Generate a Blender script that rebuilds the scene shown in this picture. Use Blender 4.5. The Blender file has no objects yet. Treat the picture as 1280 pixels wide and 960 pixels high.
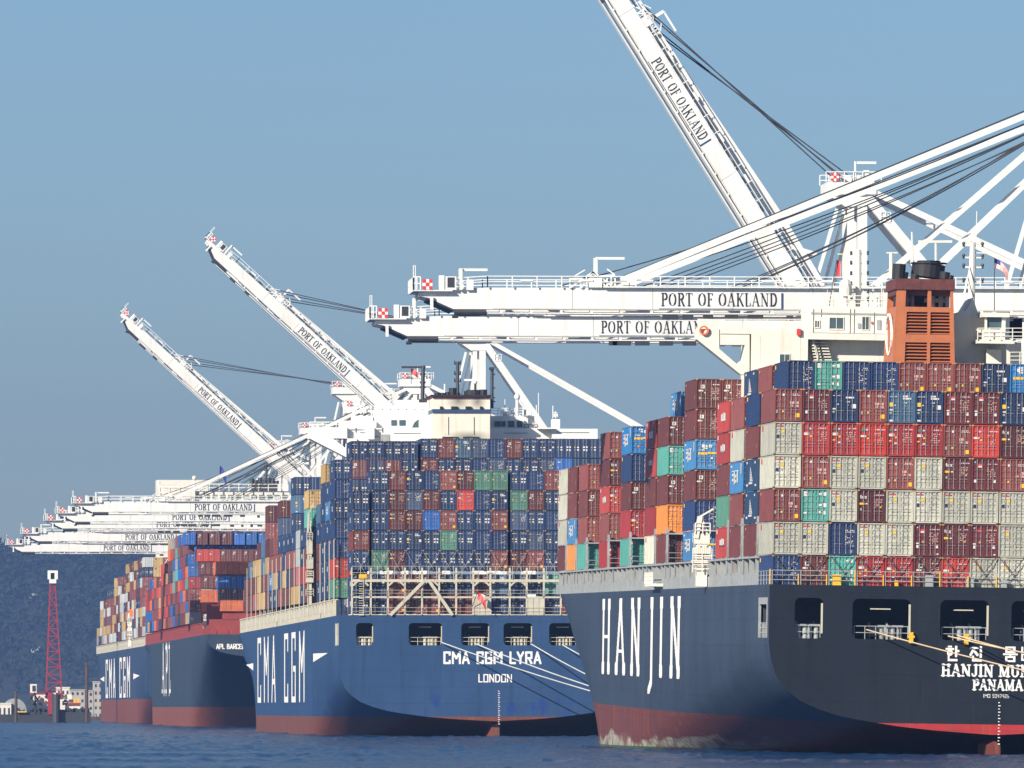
import bpy, math, random
import numpy as np
from mathutils import Matrix, Vector
random.seed(7)
sc = bpy.context.scene
COL = sc.collection
rad = math.radians

# ------------------------------------------------------------------ camera
F = 11600.0            # focal length in pixels of the 1280 px wide photograph
YAW = math.atan(809.0/11600.0)
CAMZ, HOR = 4.18, 885.0
cam_d = bpy.data.cameras.new('camera'); cam = bpy.data.objects.new('camera', cam_d); COL.objects.link(cam)
cam_d.sensor_width = 36.0; cam_d.lens = F/1280*36.0
cam_d.shift_y = (HOR-480.0)/1280.0
cam_d.clip_start = 1.0; cam_d.clip_end = 60000.0
cam.location = (0, 0, CAMZ); cam.rotation_euler = (rad(90), 0, -YAW)
sc.camera = cam

# ------------------------------------------------------------------ world, sun, exposure
SUN_AZ, SUN_EL = 47.0, 28.0       # degrees to the left of straight behind the camera axis, elevation
sdir = Vector((-math.sin(rad(SUN_AZ))*math.cos(rad(SUN_EL)), -math.cos(rad(SUN_AZ))*math.cos(rad(SUN_EL)), math.sin(rad(SUN_EL))))
world = bpy.data.worlds.new('World'); sc.world = world; world.use_nodes = True
nt = world.node_tree; nt.nodes.clear()
wo = nt.nodes.new('ShaderNodeOutputWorld'); bg = nt.nodes.new('ShaderNodeBackground')
sky = nt.nodes.new('ShaderNodeTexSky'); sky.sky_type = 'NISHITA'; sky.sun_disc = False
sky.sun_elevation = rad(SUN_EL); sky.sun_rotation = math.atan2(sdir.x, sdir.y)
sky.air_density = 1.0; sky.dust_density = 0.3; sky.ozone_density = 6.0; sky.altitude = 0
bg.inputs['Strength'].default_value = 0.059
tint = nt.nodes.new('ShaderNodeMix'); tint.data_type = 'RGBA'; tint.blend_type = 'MULTIPLY'; tint.inputs[0].default_value = 1.0
tint.inputs[7].default_value = (0.90, 0.96, 1.04, 1)      # winter air over the bay: a little bluer than the default sky
nt.links.new(sky.outputs[0], tint.inputs[6]); nt.links.new(tint.outputs[2], bg.inputs['Color']); nt.links.new(bg.outputs[0], wo.inputs['Surface'])
sun_d = bpy.data.lights.new('sun', 'SUN'); sun_d.energy = 5.0; sun_d.angle = rad(0.5); sun_d.color = (1.0, 0.91, 0.78)
sun = bpy.data.objects.new('sun', sun_d); COL.objects.link(sun); sun.rotation_euler = sdir.to_track_quat('Z', 'Y').to_euler()
sc.view_settings.view_transform = 'Standard'; sc.view_settings.look = 'None'
sc.view_settings.exposure = 0.74; sc.view_settings.gamma = 1.0; sc.view_settings.use_curve_mapping = False
sc.render.engine = 'CYCLES'
sc.cycles.volume_bounces = 0
sc.cycles.max_bounces = 6; sc.cycles.diffuse_bounces = 2; sc.cycles.glossy_bounces = 3

# ------------------------------------------------------------------ helpers
ca, sa = math.cos(YAW), math.sin(YAW)
def P(px, py, Y):
    """world point that lies at distance Y along the quay and was measured at (px, py) in the photograph"""
    k = (px-640.0)/F
    X = Y*(k*ca+sa)/(ca-k*sa)
    d = X*sa+Y*ca
    return Vector((X, Y, CAMZ+(HOR-py)*d/F))

class MB:
    def __init__(s): s.v = []; s.f = []; s.m = []; s.c = []; s.col = None
    def add(s, vs, fs, m=0):
        b = len(s.v); s.v += [tuple(p) for p in vs]
        for f in fs: s.f.append([b+i for i in f]); s.m.append(m); s.c.append(s.col)
    def quad(s, a, b, c, d, m=0): s.add([a, b, c, d], [(0, 1, 2, 3)], m)
    def tri(s, a, b, c, m=0): s.add([a, b, c], [(0, 1, 2)], m)
    def box(s, x0, x1, y0, y1, z0, z1, m=0):
        s.add([(x0,y0,z0),(x1,y0,z0),(x1,y1,z0),(x0,y1,z0),(x0,y0,z1),(x1,y0,z1),(x1,y1,z1),(x0,y1,z1)],
              [(0,1,5,4),(1,2,6,5),(2,3,7,6),(3,0,4,7),(4,5,6,7),(3,2,1,0)], m)
    def prism(s, pts, y0, y1, m=0):
        """pts: polygon in (x, z), extruded from y0 to y1"""
        n = len(pts)
        s.add([(x, y0, z) for x, z in pts]+[(x, y1, z) for x, z in pts],
              [tuple(range(n)), tuple(range(2*n-1, n-1, -1))]+[(i, i+n, (i+1) % n+n, (i+1) % n) for i in range(n)], m)
    def beam(s, p, q, w, h=None, m=0):
        p = Vector(p); q = Vector(q); h = h or w
        d = (q-p)
        if d.length < 1e-6: return
        d.normalize()
        up = Vector((0, 0, 1)) if abs(d.z) < 0.95 else Vector((0, 1, 0))
        if abs(d.z) >= 0.95: up = Vector((1, 0, 0))
        a = d.cross(up).normalized(); b = a.cross(d).normalized()
        a *= w/2; b *= h/2
        s.add([p-a-b, p+a-b, p+a+b, p-a+b, q-a-b, q+a-b, q+a+b, q-a+b],
              [(0,3,2,1),(4,5,6,7),(0,1,5,4),(1,2,6,5),(2,3,7,6),(3,0,4,7)], m)
    def tube(s, p, q, r, n=8, m=0, r2=None):
        p = Vector(p); q = Vector(q); r2 = r if r2 is None else r2
        d = (q-p).normalized(); up = Vector((0, 0, 1)) if abs(d.z) < 0.9 else Vector((1, 0, 0))
        a = d.cross(up).normalized(); b = a.cross(d)
        vs = []
        for c, rr in ((p, r), (q, r2)):
            for i in range(n):
                t = 2*math.pi*i/n; vs.append(c+a*math.cos(t)*rr+b*math.sin(t)*rr)
        s.add(vs, [(i, (i+1) % n, (i+1) % n+n, i+n) for i in range(n)]+[tuple(range(n-1, -1, -1)), tuple(range(n, 2*n))], m)
    def ball(s, c, r, m=0, n=10, squash=1.0):
        vs = [(c[0], c[1], c[2]-r*squash)]; k = n//2
        for i in range(1, k):
            ph = -math.pi/2+math.pi*i/k
            for j in range(n):
                t = 2*math.pi*j/n; vs.append((c[0]+r*math.cos(ph)*math.cos(t), c[1]+r*math.cos(ph)*math.sin(t), c[2]+r*squash*math.sin(ph)))
        vs.append((c[0], c[1], c[2]+r*squash)); top = len(vs)-1; fs = []
        for j in range(n):
            fs.append((0, 1+(j+1) % n, 1+j)); fs.append((top, top-n+j, top-n+(j+1) % n))
            for i in range(k-2):
                a = 1+i*n+j; b = 1+i*n+(j+1) % n; fs.append((a, b, b+n, a+n))
        s.add(vs, fs, m)
    def rail(s, p, q, h=1.1, step=1.8, r=0.05, bars=2, up=Vector((0, 0, 1)), m=0):
        p = Vector(p); q = Vector(q); n = max(1, int(round((q-p).length/step)))
        for i in range(n+1):
            c = p.lerp(q, i/n); s.beam(c, c+up*h, r*2, r*2, m)
        for k in range(bars):
            z = up*(h*(k+1)/bars); s.beam(p+z, q+z, r*1.7, r*1.7, m)
    def mesh(s, name, mats, smooth=False):
        me = bpy.data.meshes.new(name); me.from_pydata(s.v, [], s.f); me.update()
        for mt in (mats if isinstance(mats, (list, tuple)) else [mats]): me.materials.append(mt)
        me.polygons.foreach_set('material_index', s.m)
        if smooth: me.polygons.foreach_set('use_smooth', [True]*len(s.f))
        if any(c is not None for c in s.c):
            at = me.color_attributes.new('Col', 'FLOAT_COLOR', 'CORNER')
            buf = []
            for f, c in zip(s.f, s.c):
                cc = c or (0.5, 0.5, 0.5); buf += [cc[0], cc[1], cc[2], 1.0]*len(f)
            at.data.foreach_set('color', buf)
        return me
    def build(s, name, mats, parent=None, smooth=False):
        o = bpy.data.objects.new(name, s.mesh(name, mats, smooth)); COL.objects.link(o)
        if parent is not None: o.parent = parent
        return o

def tag(o, label=None, cat=None, group=None, kind=None):
    if label: o['label'] = label
    if cat: o['category'] = cat
    if group: o['group'] = group
    if kind: o['kind'] = kind
    return o
def empty(name, mat=None):
    o = bpy.data.objects.new(name, None); COL.objects.link(o)
    o.empty_display_size = 1.0
    if mat is not None: o.matrix_world = mat
    return o

# ------------------------------------------------------------------ materials
def newmat(name):
    m = bpy.data.materials.new(name); m.use_nodes = True; return m, m.node_tree, m.node_tree.nodes['Principled BSDF']
def plain(name, col, rough=0.6, metal=0.0, var=0.12, scale=0.6, dirt=None, dirt_amt=0.0, streak=False):
    """paint with uneven tone and optional dirt / rust running down it"""
    m, t, b = newmat(name); N = t.nodes; L = t.links
    tc = N.new('ShaderNodeTexCoord'); mp = N.new('ShaderNodeMapping'); no = N.new('ShaderNodeTexNoise')
    mp.inputs['Scale'].default_value = (1, 1, 0.25) if streak else (1, 1, 1)
    no.inputs['Scale'].default_value = scale; no.inputs['Detail'].default_value = 6; no.inputs['Roughness'].default_value = 0.65
    L.new(tc.outputs['Object'], mp.inputs[0]); L.new(mp.outputs[0], no.inputs['Vector'])
    r = N.new('ShaderNodeMapRange'); r.inputs[1].default_value = 0.3; r.inputs[2].default_value = 0.7
    r.inputs[3].default_value = 1-var; r.inputs[4].default_value = 1+var*0.5
    L.new(no.outputs[0], r.inputs[0])
    mul = N.new('ShaderNodeVectorMath'); mul.operation = 'SCALE'; mul.inputs[0].default_value = col; L.new(r.outputs[0], mul.inputs['Scale'])
    out = mul.outputs[0]
    if dirt:
        n2 = N.new('ShaderNodeTexNoise'); n2.inputs['Scale'].default_value = scale*2.3; n2.inputs['Detail'].default_value = 8
        mp2 = N.new('ShaderNodeMapping'); mp2.inputs['Scale'].default_value = (1.6, 1.6, 0.12); mp2.inputs['Location'].default_value = (3, 7, 1)
        L.new(tc.outputs['Object'], mp2.inputs[0]); L.new(mp2.outputs[0], n2.inputs['Vector'])
        r2 = N.new('ShaderNodeMapRange'); r2.inputs[1].default_value = 0.55; r2.inputs[2].default_value = 0.78; r2.inputs[4].default_value = dirt_amt
        L.new(n2.outputs[0], r2.inputs[0])
        mx = N.new('ShaderNodeMix'); mx.data_type = 'RGBA'; L.new(r2.outputs[0], mx.inputs[0]); L.new(out, mx.inputs[6]); mx.inputs[7].default_value = (*dirt, 1)
        out = mx.outputs[2]
    L.new(out, b.inputs['Base Color']); b.inputs['Roughness'].default_value = rough; b.inputs['Metallic'].default_value = metal
    return m
M_WHITE = plain('crane white paint', (0.70, 0.70, 0.67), 0.5, var=0.10, scale=0.35, dirt=(0.40, 0.34, 0.26), dirt_amt=0.38)
M_SHIPW = plain('superstructure white paint', (0.72, 0.69, 0.60), 0.5, var=0.09, scale=0.4, dirt=(0.45, 0.30, 0.18), dirt_amt=0.4)
M_SHIPW2 = plain('bright superstructure paint', (0.78, 0.77, 0.74), 0.5, var=0.07, scale=0.4, dirt=(0.5, 0.42, 0.32), dirt_amt=0.3)
M_CREAM = plain('cream deck paint', (0.50, 0.47, 0.37), 0.6, var=0.15, scale=0.8, dirt=(0.25, 0.14, 0.07), dirt_amt=0.5)
M_GREY = plain('grey deck paint', (0.30, 0.32, 0.32), 0.6, var=0.2, scale=0.8, dirt=(0.22, 0.13, 0.07), dirt_amt=0.5)
M_STEELD = plain('dark steel', (0.035, 0.04, 0.05), 0.5, var=0.3, scale=1.5)
M_BLACK = plain('soot and shade black', (0.012, 0.012, 0.014), 0.7, var=0.3, scale=1.5)  # black of sooty pipes; also stands for shade inside the funnel openings
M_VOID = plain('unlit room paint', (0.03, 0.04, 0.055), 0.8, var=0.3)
M_LETB = plain('black lettering paint', (0.015, 0.02, 0.04), 0.6, var=0.1)
M_LETW = plain('white lettering paint', (0.78, 0.76, 0.72), 0.6, var=0.1, scale=1.2, dirt=(0.35, 0.22, 0.12), dirt_amt=0.35)
M_ROPE = plain('wire rope', (0.03, 0.035, 0.045), 0.6, var=0.2)
M_LINE = plain('mooring line', (0.55, 0.42, 0.26), 0.8, var=0.2)
M_LINEG = plain('pale mooring line', (0.45, 0.47, 0.45), 0.8, var=0.2)
M_RED = plain('red paint', (0.62, 0.04, 0.035), 0.5, var=0.1)
M_DRED = plain('derrick red paint', (0.30, 0.02, 0.03), 0.55, var=0.2)
M_APLRED = plain('deck red paint', (0.27, 0.04, 0.03), 0.6, var=0.2, dirt=(0.12, 0.03, 0.02), dirt_amt=0.5)
M_FUN = plain('funnel orange paint', (0.44, 0.135, 0.05), 0.6, var=0.2, scale=0.5, dirt=(0.2, 0.06, 0.03), dirt_amt=0.4)
M_NAVYB = plain('navy band paint', (0.03, 0.06, 0.14), 0.5, var=0.1)
M_YEL = plain('yellow paint', (0.75, 0.42, 0.02), 0.5, var=0.1)
M_GLASS = plain('window glass', (0.06, 0.10, 0.12), 0.12, var=0.25, scale=0.8)
M_CONC = plain('concrete', (0.42, 0.40, 0.36), 0.85, var=0.25, scale=0.15, dirt=(0.2, 0.18, 0.15), dirt_amt=0.5)
M_ORL = plain('lifebuoy orange', (0.8, 0.16, 0.03), 0.5)
M_BLUEF = plain('flag blue', (0.03, 0.05, 0.25), 0.8)
M_DKBR = plain('weathered timber pile', (0.09, 0.055, 0.045), 0.9, var=0.4)

def hull_mat(name, paint, boot, bootz, fade=0.25, scum=0.0, scuff=None):
    m, t, b = newmat(name); N = t.nodes; L = t.links
    tc = N.new('ShaderNodeTexCoord'); sp = N.new('ShaderNodeSeparateXYZ'); L.new(tc.outputs['Object'], sp.inputs[0])
    wg = N.new('ShaderNodeNewGeometry'); wz = N.new('ShaderNodeSeparateXYZ'); L.new(wg.outputs['Position'], wz.inputs[0])
    def noise(scale, sc3, detail=6, loc=(0, 0, 0)):
        mp = N.new('ShaderNodeMapping'); mp.inputs['Scale'].default_value = sc3; mp.inputs['Location'].default_value = loc
        n = N.new('ShaderNodeTexNoise'); n.inputs['Scale'].default_value = scale; n.inputs['Detail'].default_value = detail; n.inputs['Roughness'].default_value = 0.62
        L.new(tc.outputs['Object'], mp.inputs[0]); L.new(mp.outputs[0], n.inputs['Vector']); return n.outputs[0]
    def rng(x, a, b_, c, d):
        r = N.new('ShaderNodeMapRange'); r.inputs[1].default_value = a; r.inputs[2].default_value = b_; r.inputs[3].default_value = c; r.inputs[4].default_value = d
        L.new(x, r.inputs[0]); return r.outputs[0]
    def mix(f, a, c):
        x = N.new('ShaderNodeMix'); x.data_type = 'RGBA'
        if isinstance(f, float): x.inputs[0].default_value = f
        else: L.new(f, x.inputs[0])
        for i, q in ((6, a), (7, c)):
            if isinstance(q, tuple): x.inputs[i].default_value = (*q, 1)
            else: L.new(q, x.inputs[i])
        return x.outputs[2]
    def math_(op, a, c):
        x = N.new('ShaderNodeMath'); x.operation = op
        for i, q in ((0, a), (1, c)):
            if isinstance(q, (int, float)): x.inputs[i].default_value = q
            else: L.new(q, x.inputs[i])
        return x.outputs[0]
    f1 = rng(noise(0.12, (1, 1, 0.5)), 0.35, 0.7, 0, 1)
    f2 = rng(noise(0.9, (1, 0.5, 0.06), 8), 0.5, 0.75, 0, 0.55)     # streaks running down
    lighter = tuple(min(1, c*1.22+0.003) for c in paint); darker = tuple(c*0.6 for c in paint)
    c = mix(f1, paint, lighter); c = mix(f2, c, darker)
    f3 = rng(noise(0.5, (1, 0.4, 0.35), 8, (5, 2, 9)), 0.66, 0.74, 0, 0.22); c = mix(f3, c, tuple(min(.13, x*2.4+.012) for x in paint))
    f4 = rng(noise(1.1, (1, 0.35, 0.03), 8, (7, 5, 3)), 0.66, 0.76, 0, 0.45); c = mix(f4, c, (0.14, 0.06, 0.03))
    if scuff:
        a = rng(sp.outputs[2], 2.8, 4.0, 0, 1); a2 = rng(sp.outputs[2], 5.2, 7.2, 1, 0)
        s = rng(noise(0.35, (1.3, 1, 0.5), 7, (1, 4, 2)), 0.56, 0.62, 0, 0.8)
        c = mix(math_('MULTIPLY', math_('MULTIPLY', a, a2), s), c, scuff)
    br = rng(noise(0.35, (1, 1, 0.3), 8), 0.3, 0.75, 0, 1)
    bc = mix(br, boot, tuple(x*0.45+0.02 for x in boot))
    rs = rng(noise(1.6, (1, 0.5, 0.07), 8, (2, 2, 2)), 0.56, 0.7, 0, 0.6); bc = mix(rs, bc, (0.30, 0.10, 0.03))
    if scum > 0:
        wob = noise(0.5, (1, 0.09, 0.02), 2.5, (9, 1, 1))
        edge = math_('MULTIPLY', rng(wob, 0.35, 0.62, 0.7, 2.1), scum)
        m1 = rng(math_('SUBTRACT', edge, wz.outputs[2]), 0.0, 0.35, 0, 1); m1 = math_('MULTIPLY', m1, rng(noise(0.55, (1, 0.22, 0.8), 5, (3, 8, 2)), 0.40, 0.50, 0.12, 1))
        inr = math_('MULTIPLY', rng(sp.outputs[1], 45, 110, 0, 1), 1.0)
        m1 = math_('MULTIPLY', m1, inr)
        sc2 = mix(rng(noise(1.5, (1, 0.6, 0.4), 8), 0.45, 0.6, 0, 1), (0.36, 0.34, 0.26), (0.13, 0.10, 0.08))
        bc = mix(m1, bc, sc2)
        g = math_('MULTIPLY', math_('LESS_THAN', wz.outputs[2], 0.28), inr)
        bc = mix(g, bc, (0.05, 0.09, 0.02))
    bk = N.new('ShaderNodeTexBrick'); bk.inputs['Scale'].default_value = 1.0; bk.inputs['Mortar Size'].default_value = 0.03
    bk.inputs['Color1'].default_value = (1, 1, 1, 1); bk.inputs['Color2'].default_value = (1, 1, 1, 1); bk.inputs['Mortar'].default_value = (0, 0, 0, 1)
    bk.inputs['Mortar Size'].default_value = 0.05; bk.inputs['Brick Width'].default_value = 9.0; bk.inputs['Row Height'].default_value = 2.4
    cx = N.new('ShaderNodeCombineXYZ'); ad = math_('ADD', sp.outputs[0], sp.outputs[1]); L.new(ad, cx.inputs[0]); L.new(sp.outputs[2], cx.inputs[1]); L.new(cx.outputs[0], bk.inputs['Vector'])
    seam = math_('MULTIPLY', math_('SUBTRACT', 1.0, bk.outputs[0]), 0.30); c = mix(seam, c, tuple(x*0.45 for x in paint)); bc = mix(seam, bc, tuple(x*0.5 for x in boot))
    below = math_('LESS_THAN', sp.outputs[2], bootz)
    c = mix(below, c, bc)
    L.new(c, b.inputs['Base Color']); b.inputs['Roughness'].default_value = 0.5; b.inputs['Specular IOR Level'].default_value = 0.3
    # plate seams and slight buckling
    wv = N.new('ShaderNodeTexNoise'); wv.inputs['Scale'].default_value = 0.35; wv.inputs['Detail'].default_value = 3; L.new(tc.outputs['Object'], wv.inputs['Vector'])
    hs = math_('ADD', math_('MULTIPLY', wv.outputs[0], 0.6), math_('MULTIPLY', bk.outputs[0], 0.04))
    bp = N.new('ShaderNodeBump'); bp.inputs['Strength'].default_value = 0.25; bp.inputs['Distance'].default_value = 0.3; L.new(hs, bp.inputs['Height']); L.new(bp.outputs[0], b.inputs['Normal'])
    return m

def paint_mat(name, source):
    """container paint: its own colour, sun-faded patches, rust and grime"""
    m, t, b = newmat(name); N = t.nodes; L = t.links
    if source == 'object':
        src = N.new('ShaderNodeObjectInfo').outputs['Color']
    else:
        a = N.new('ShaderNodeAttribute'); a.attribute_name = 'Col'; src = a.outputs['Color']
    g = N.new('ShaderNodeNewGeometry')
    n = N.new('ShaderNodeTexNoise'); n.inputs['Scale'].default_value = 0.9; n.inputs['Detail'].default_value = 7; n.inputs['Roughness'].default_value = 0.7
    mp = N.new('ShaderNodeMapping'); mp.inputs['Scale'].default_value = (1.2, 0.5, 0.5); L.new(g.outputs['Position'], mp.inputs[0]); L.new(mp.outputs[0], n.inputs['Vector'])
    r = N.new('ShaderNodeMapRange'); r.inputs[1].default_value = 0.35; r.inputs[2].default_value = 0.7; r.inputs[3].default_value = 0.78; r.inputs[4].default_value = 1.12; L.new(n.outputs[0], r.inputs[0])
    s = N.new('ShaderNodeVectorMath'); s.operation = 'SCALE'; L.new(src, s.inputs[0]); L.new(r.outputs[0], s.inputs['Scale'])
    n2 = N.new('ShaderNodeTexNoise'); n2.inputs['Scale'].default_value = 2.4; n2.inputs['Detail'].default_value = 8; n2.inputs['Roughness'].default_value = 0.75
    mp2 = N.new('ShaderNodeMapping'); mp2.inputs['Scale'].default_value = (1, 0.6, 0.28); L.new(g.outputs['Position'], mp2.inputs[0]); L.new(mp2.outputs[0], n2.inputs['Vector'])
    r2 = N.new('ShaderNodeMapRange'); r2.inputs[1].default_value = 0.6; r2.inputs[2].default_value = 0.74; r2.inputs[4].default_value = 0.55; L.new(n2.outputs[0], r2.inputs[0])
    mx = N.new('ShaderNodeMix'); mx.data_type = 'RGBA'; L.new(r2.outputs[0], mx.inputs[0]); L.new(s.outputs[0], mx.inputs[6]); mx.inputs[7].default_value = (0.13, 0.075, 0.05, 1)
    L.new(mx.outputs[2], b.inputs['Base Color']); b.inputs['Roughness'].default_value = 0.55
    return m
M_CONT = paint_mat('container paint', 'object')
M_CONTS = paint_mat('container paint of far stacks', 'attribute')
M_GALV = plain('galvanised bar', (0.27, 0.27, 0.27), 0.5, metal=0.2)
MARKS = dict(w=plain('mark white', (0.60, 0.58, 0.55), 0.6), y=plain('mark yellow', (0.80, 0.45, 0.02), 0.6), k=plain('mark dark', (0.02, 0.025, 0.05), 0.6),
             r=plain('mark red', (0.62, 0.05, 0.05), 0.6), g=plain('mark green', (0.02, 0.22, 0.12), 0.6), b=plain('mark light blue', (0.30, 0.50, 0.75), 0.6),
             o=plain('mark ochre', (0.42, 0.22, 0.08), 0.7), p=plain('mark faded pink', (0.50, 0.30, 0.26), 0.7), e=plain('mark grey', (0.28, 0.29, 0.27), 0.7),
             s=plain('gap shade steel', (0.04, 0.035, 0.035), 0.8))
MK = list('wykrgbopes'); SLOTS = [M_CONT]+[MARKS[k] for k in MK]+[M_GALV]
def mi(k): return 0 if k == '.' else (len(SLOTS)-1 if k == 'v' else 1+MK.index(k))

# ------------------------------------------------------------------ lettering (strokes rasterised into thin strips)
def arc(cx, cy, rx, ry, a0, a1, n=14):
    return [(cx+rx*math.cos(rad(a0+(a1-a0)*i/n)), cy+ry*math.sin(rad(a0+(a1-a0)*i/n))) for i in range(n+1)]
# every glyph: width, [ (weight H heavy / L light / S serif, points) ]
G = {}
def ser(x, y, w=0.2): return ('S', [(x-w/2, y), (x+w/2, y)])
G['P'] = (.72, [('H', [(.2,0),(.2,1)]), ('L', [(.2,1),(.42,1)]), ('H', arc(.42,.75,.22,.25,80,-80)), ('L', [(.42,.5),(.2,.5)]), ser(.2,0,.34), ser(.14,1,.2)])
G['R'] = (.82, [('H', [(.2,0),(.2,1)]), ('L', [(.2,1),(.42,1)]), ('H', arc(.42,.76,.22,.24,80,-80)), ('L', [(.42,.52),(.2,.52)]), ('H', [(.42,.5),(.7,0)]), ser(.2,0,.32), ser(.14,1,.2), ser(.74,0,.16)])
G['O'] = (.92, [('H', arc(.46,.5,.34,.5,130,230)), ('H', arc(.46,.5,.34,.5,-50,50)), ('L', arc(.46,.5,.34,.5,40,140)), ('L', arc(.46,.5,.34,.5,220,320))])
G['T'] = (.78, [('H', [(.39,0),(.39,1)]), ('L', [(.05,1),(.73,1)]), ('S', [(.05,1),(.05,.84)]), ('S', [(.73,1),(.73,.84)]), ser(.39,0,.34)])
G['F'] = (.68, [('H', [(.2,0),(.2,1)]), ('L', [(.2,1),(.6,1)]), ('L', [(.2,.52),(.5,.52)]), ('S', [(.6,1),(.6,.84)]), ('S', [(.5,.6),(.5,.44)]), ser(.2,0,.34), ser(.14,1,.2)])
G['A'] = (.88, [('L', [(.12,0),(.42,1)]), ('H', [(.44,1),(.74,0)]), ('L', [(.22,.32),(.64,.32)]), ser(.12,0,.24), ser(.76,0,.26)])
G['K'] = (.86, [('H', [(.2,0),(.2,1)]), ('L', [(.22,.42),(.7,1)]), ('H', [(.38,.6),(.74,0)]), ser(.2,0,.32), ser(.2,1,.32), ser(.7,1,.22), ser(.76,0,.2)])
G['L'] = (.70, [('H', [(.2,0),(.2,1)]), ('L', [(.2,0),(.63,0)]), ('S', [(.63,0),(.63,.2)]), ser(.2,1,.34)])
G['N'] = (.92, [('L', [(.17,0),(.17,1)]), ('H', [(.17,1),(.73,0)]), ('L', [(.75,0),(.75,1)]), ser(.17,0,.26), ser(.12,1,.22), ser(.75,1,.26)])
G['D'] = (.86, [('H', [(.2,0),(.2,1)]), ('L', [(.2,1),(.4,1)]), ('L', [(.2,0),(.4,0)]), ('H', arc(.38,.5,.36,.5,85,-85,20)), ser(.14,0,.2), ser(.14,1,.2)])
G['H'] = (.92, [('H', [(.2,0),(.2,1)]), ('H', [(.72,0),(.72,1)]), ('L', [(.2,.5),(.72,.5)]), ser(.2,0,.32), ser(.2,1,.32), ser(.72,0,.32), ser(.72,1,.32)])
G['J'] = (.62, [('H', [(.44,1),(.44,.22)]), ('L', arc(.26,.2,.18,.2,0,-180)), ser(.44,1,.34)])
G['I'] = (.44, [('H', [(.22,0),(.22,1)]), ser(.22,0,.34), ser(.22,1,.34)])
G['M'] = (1.08, [('L', [(.17,0),(.17,1)]), ('H', [(.19,1),(.52,.1)]), ('L', [(.54,.1),(.86,1)]), ('H', [(.88,1),(.88,0)]), ser(.17,0,.26), ser(.88,0,.3), ser(.13,1,.2), ser(.92,1,.22)])
G['U'] = (.86, [('H', [(.18,1),(.18,.3)]), ('L', arc(.43,.28,.25,.28,180,360)), ('H', [(.68,.28),(.68,1)]), ser(.18,1,.3), ser(.68,1,.3)])
G['B'] = (.78, [('H', [(.2,0),(.2,1)]), ('L', [(.2,1),(.44,1)]), ('L', [(.2,.52),(.46,.52)]), ('L', [(.2,0),(.46,0)]), ('H', arc(.42,.76,.2,.24,85,-85)), ('H', arc(.45,.26,.22,.26,85,-85)), ser(.14,0,.2), ser(.14,1,.2)])
G[' '] = (.40, [])
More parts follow.
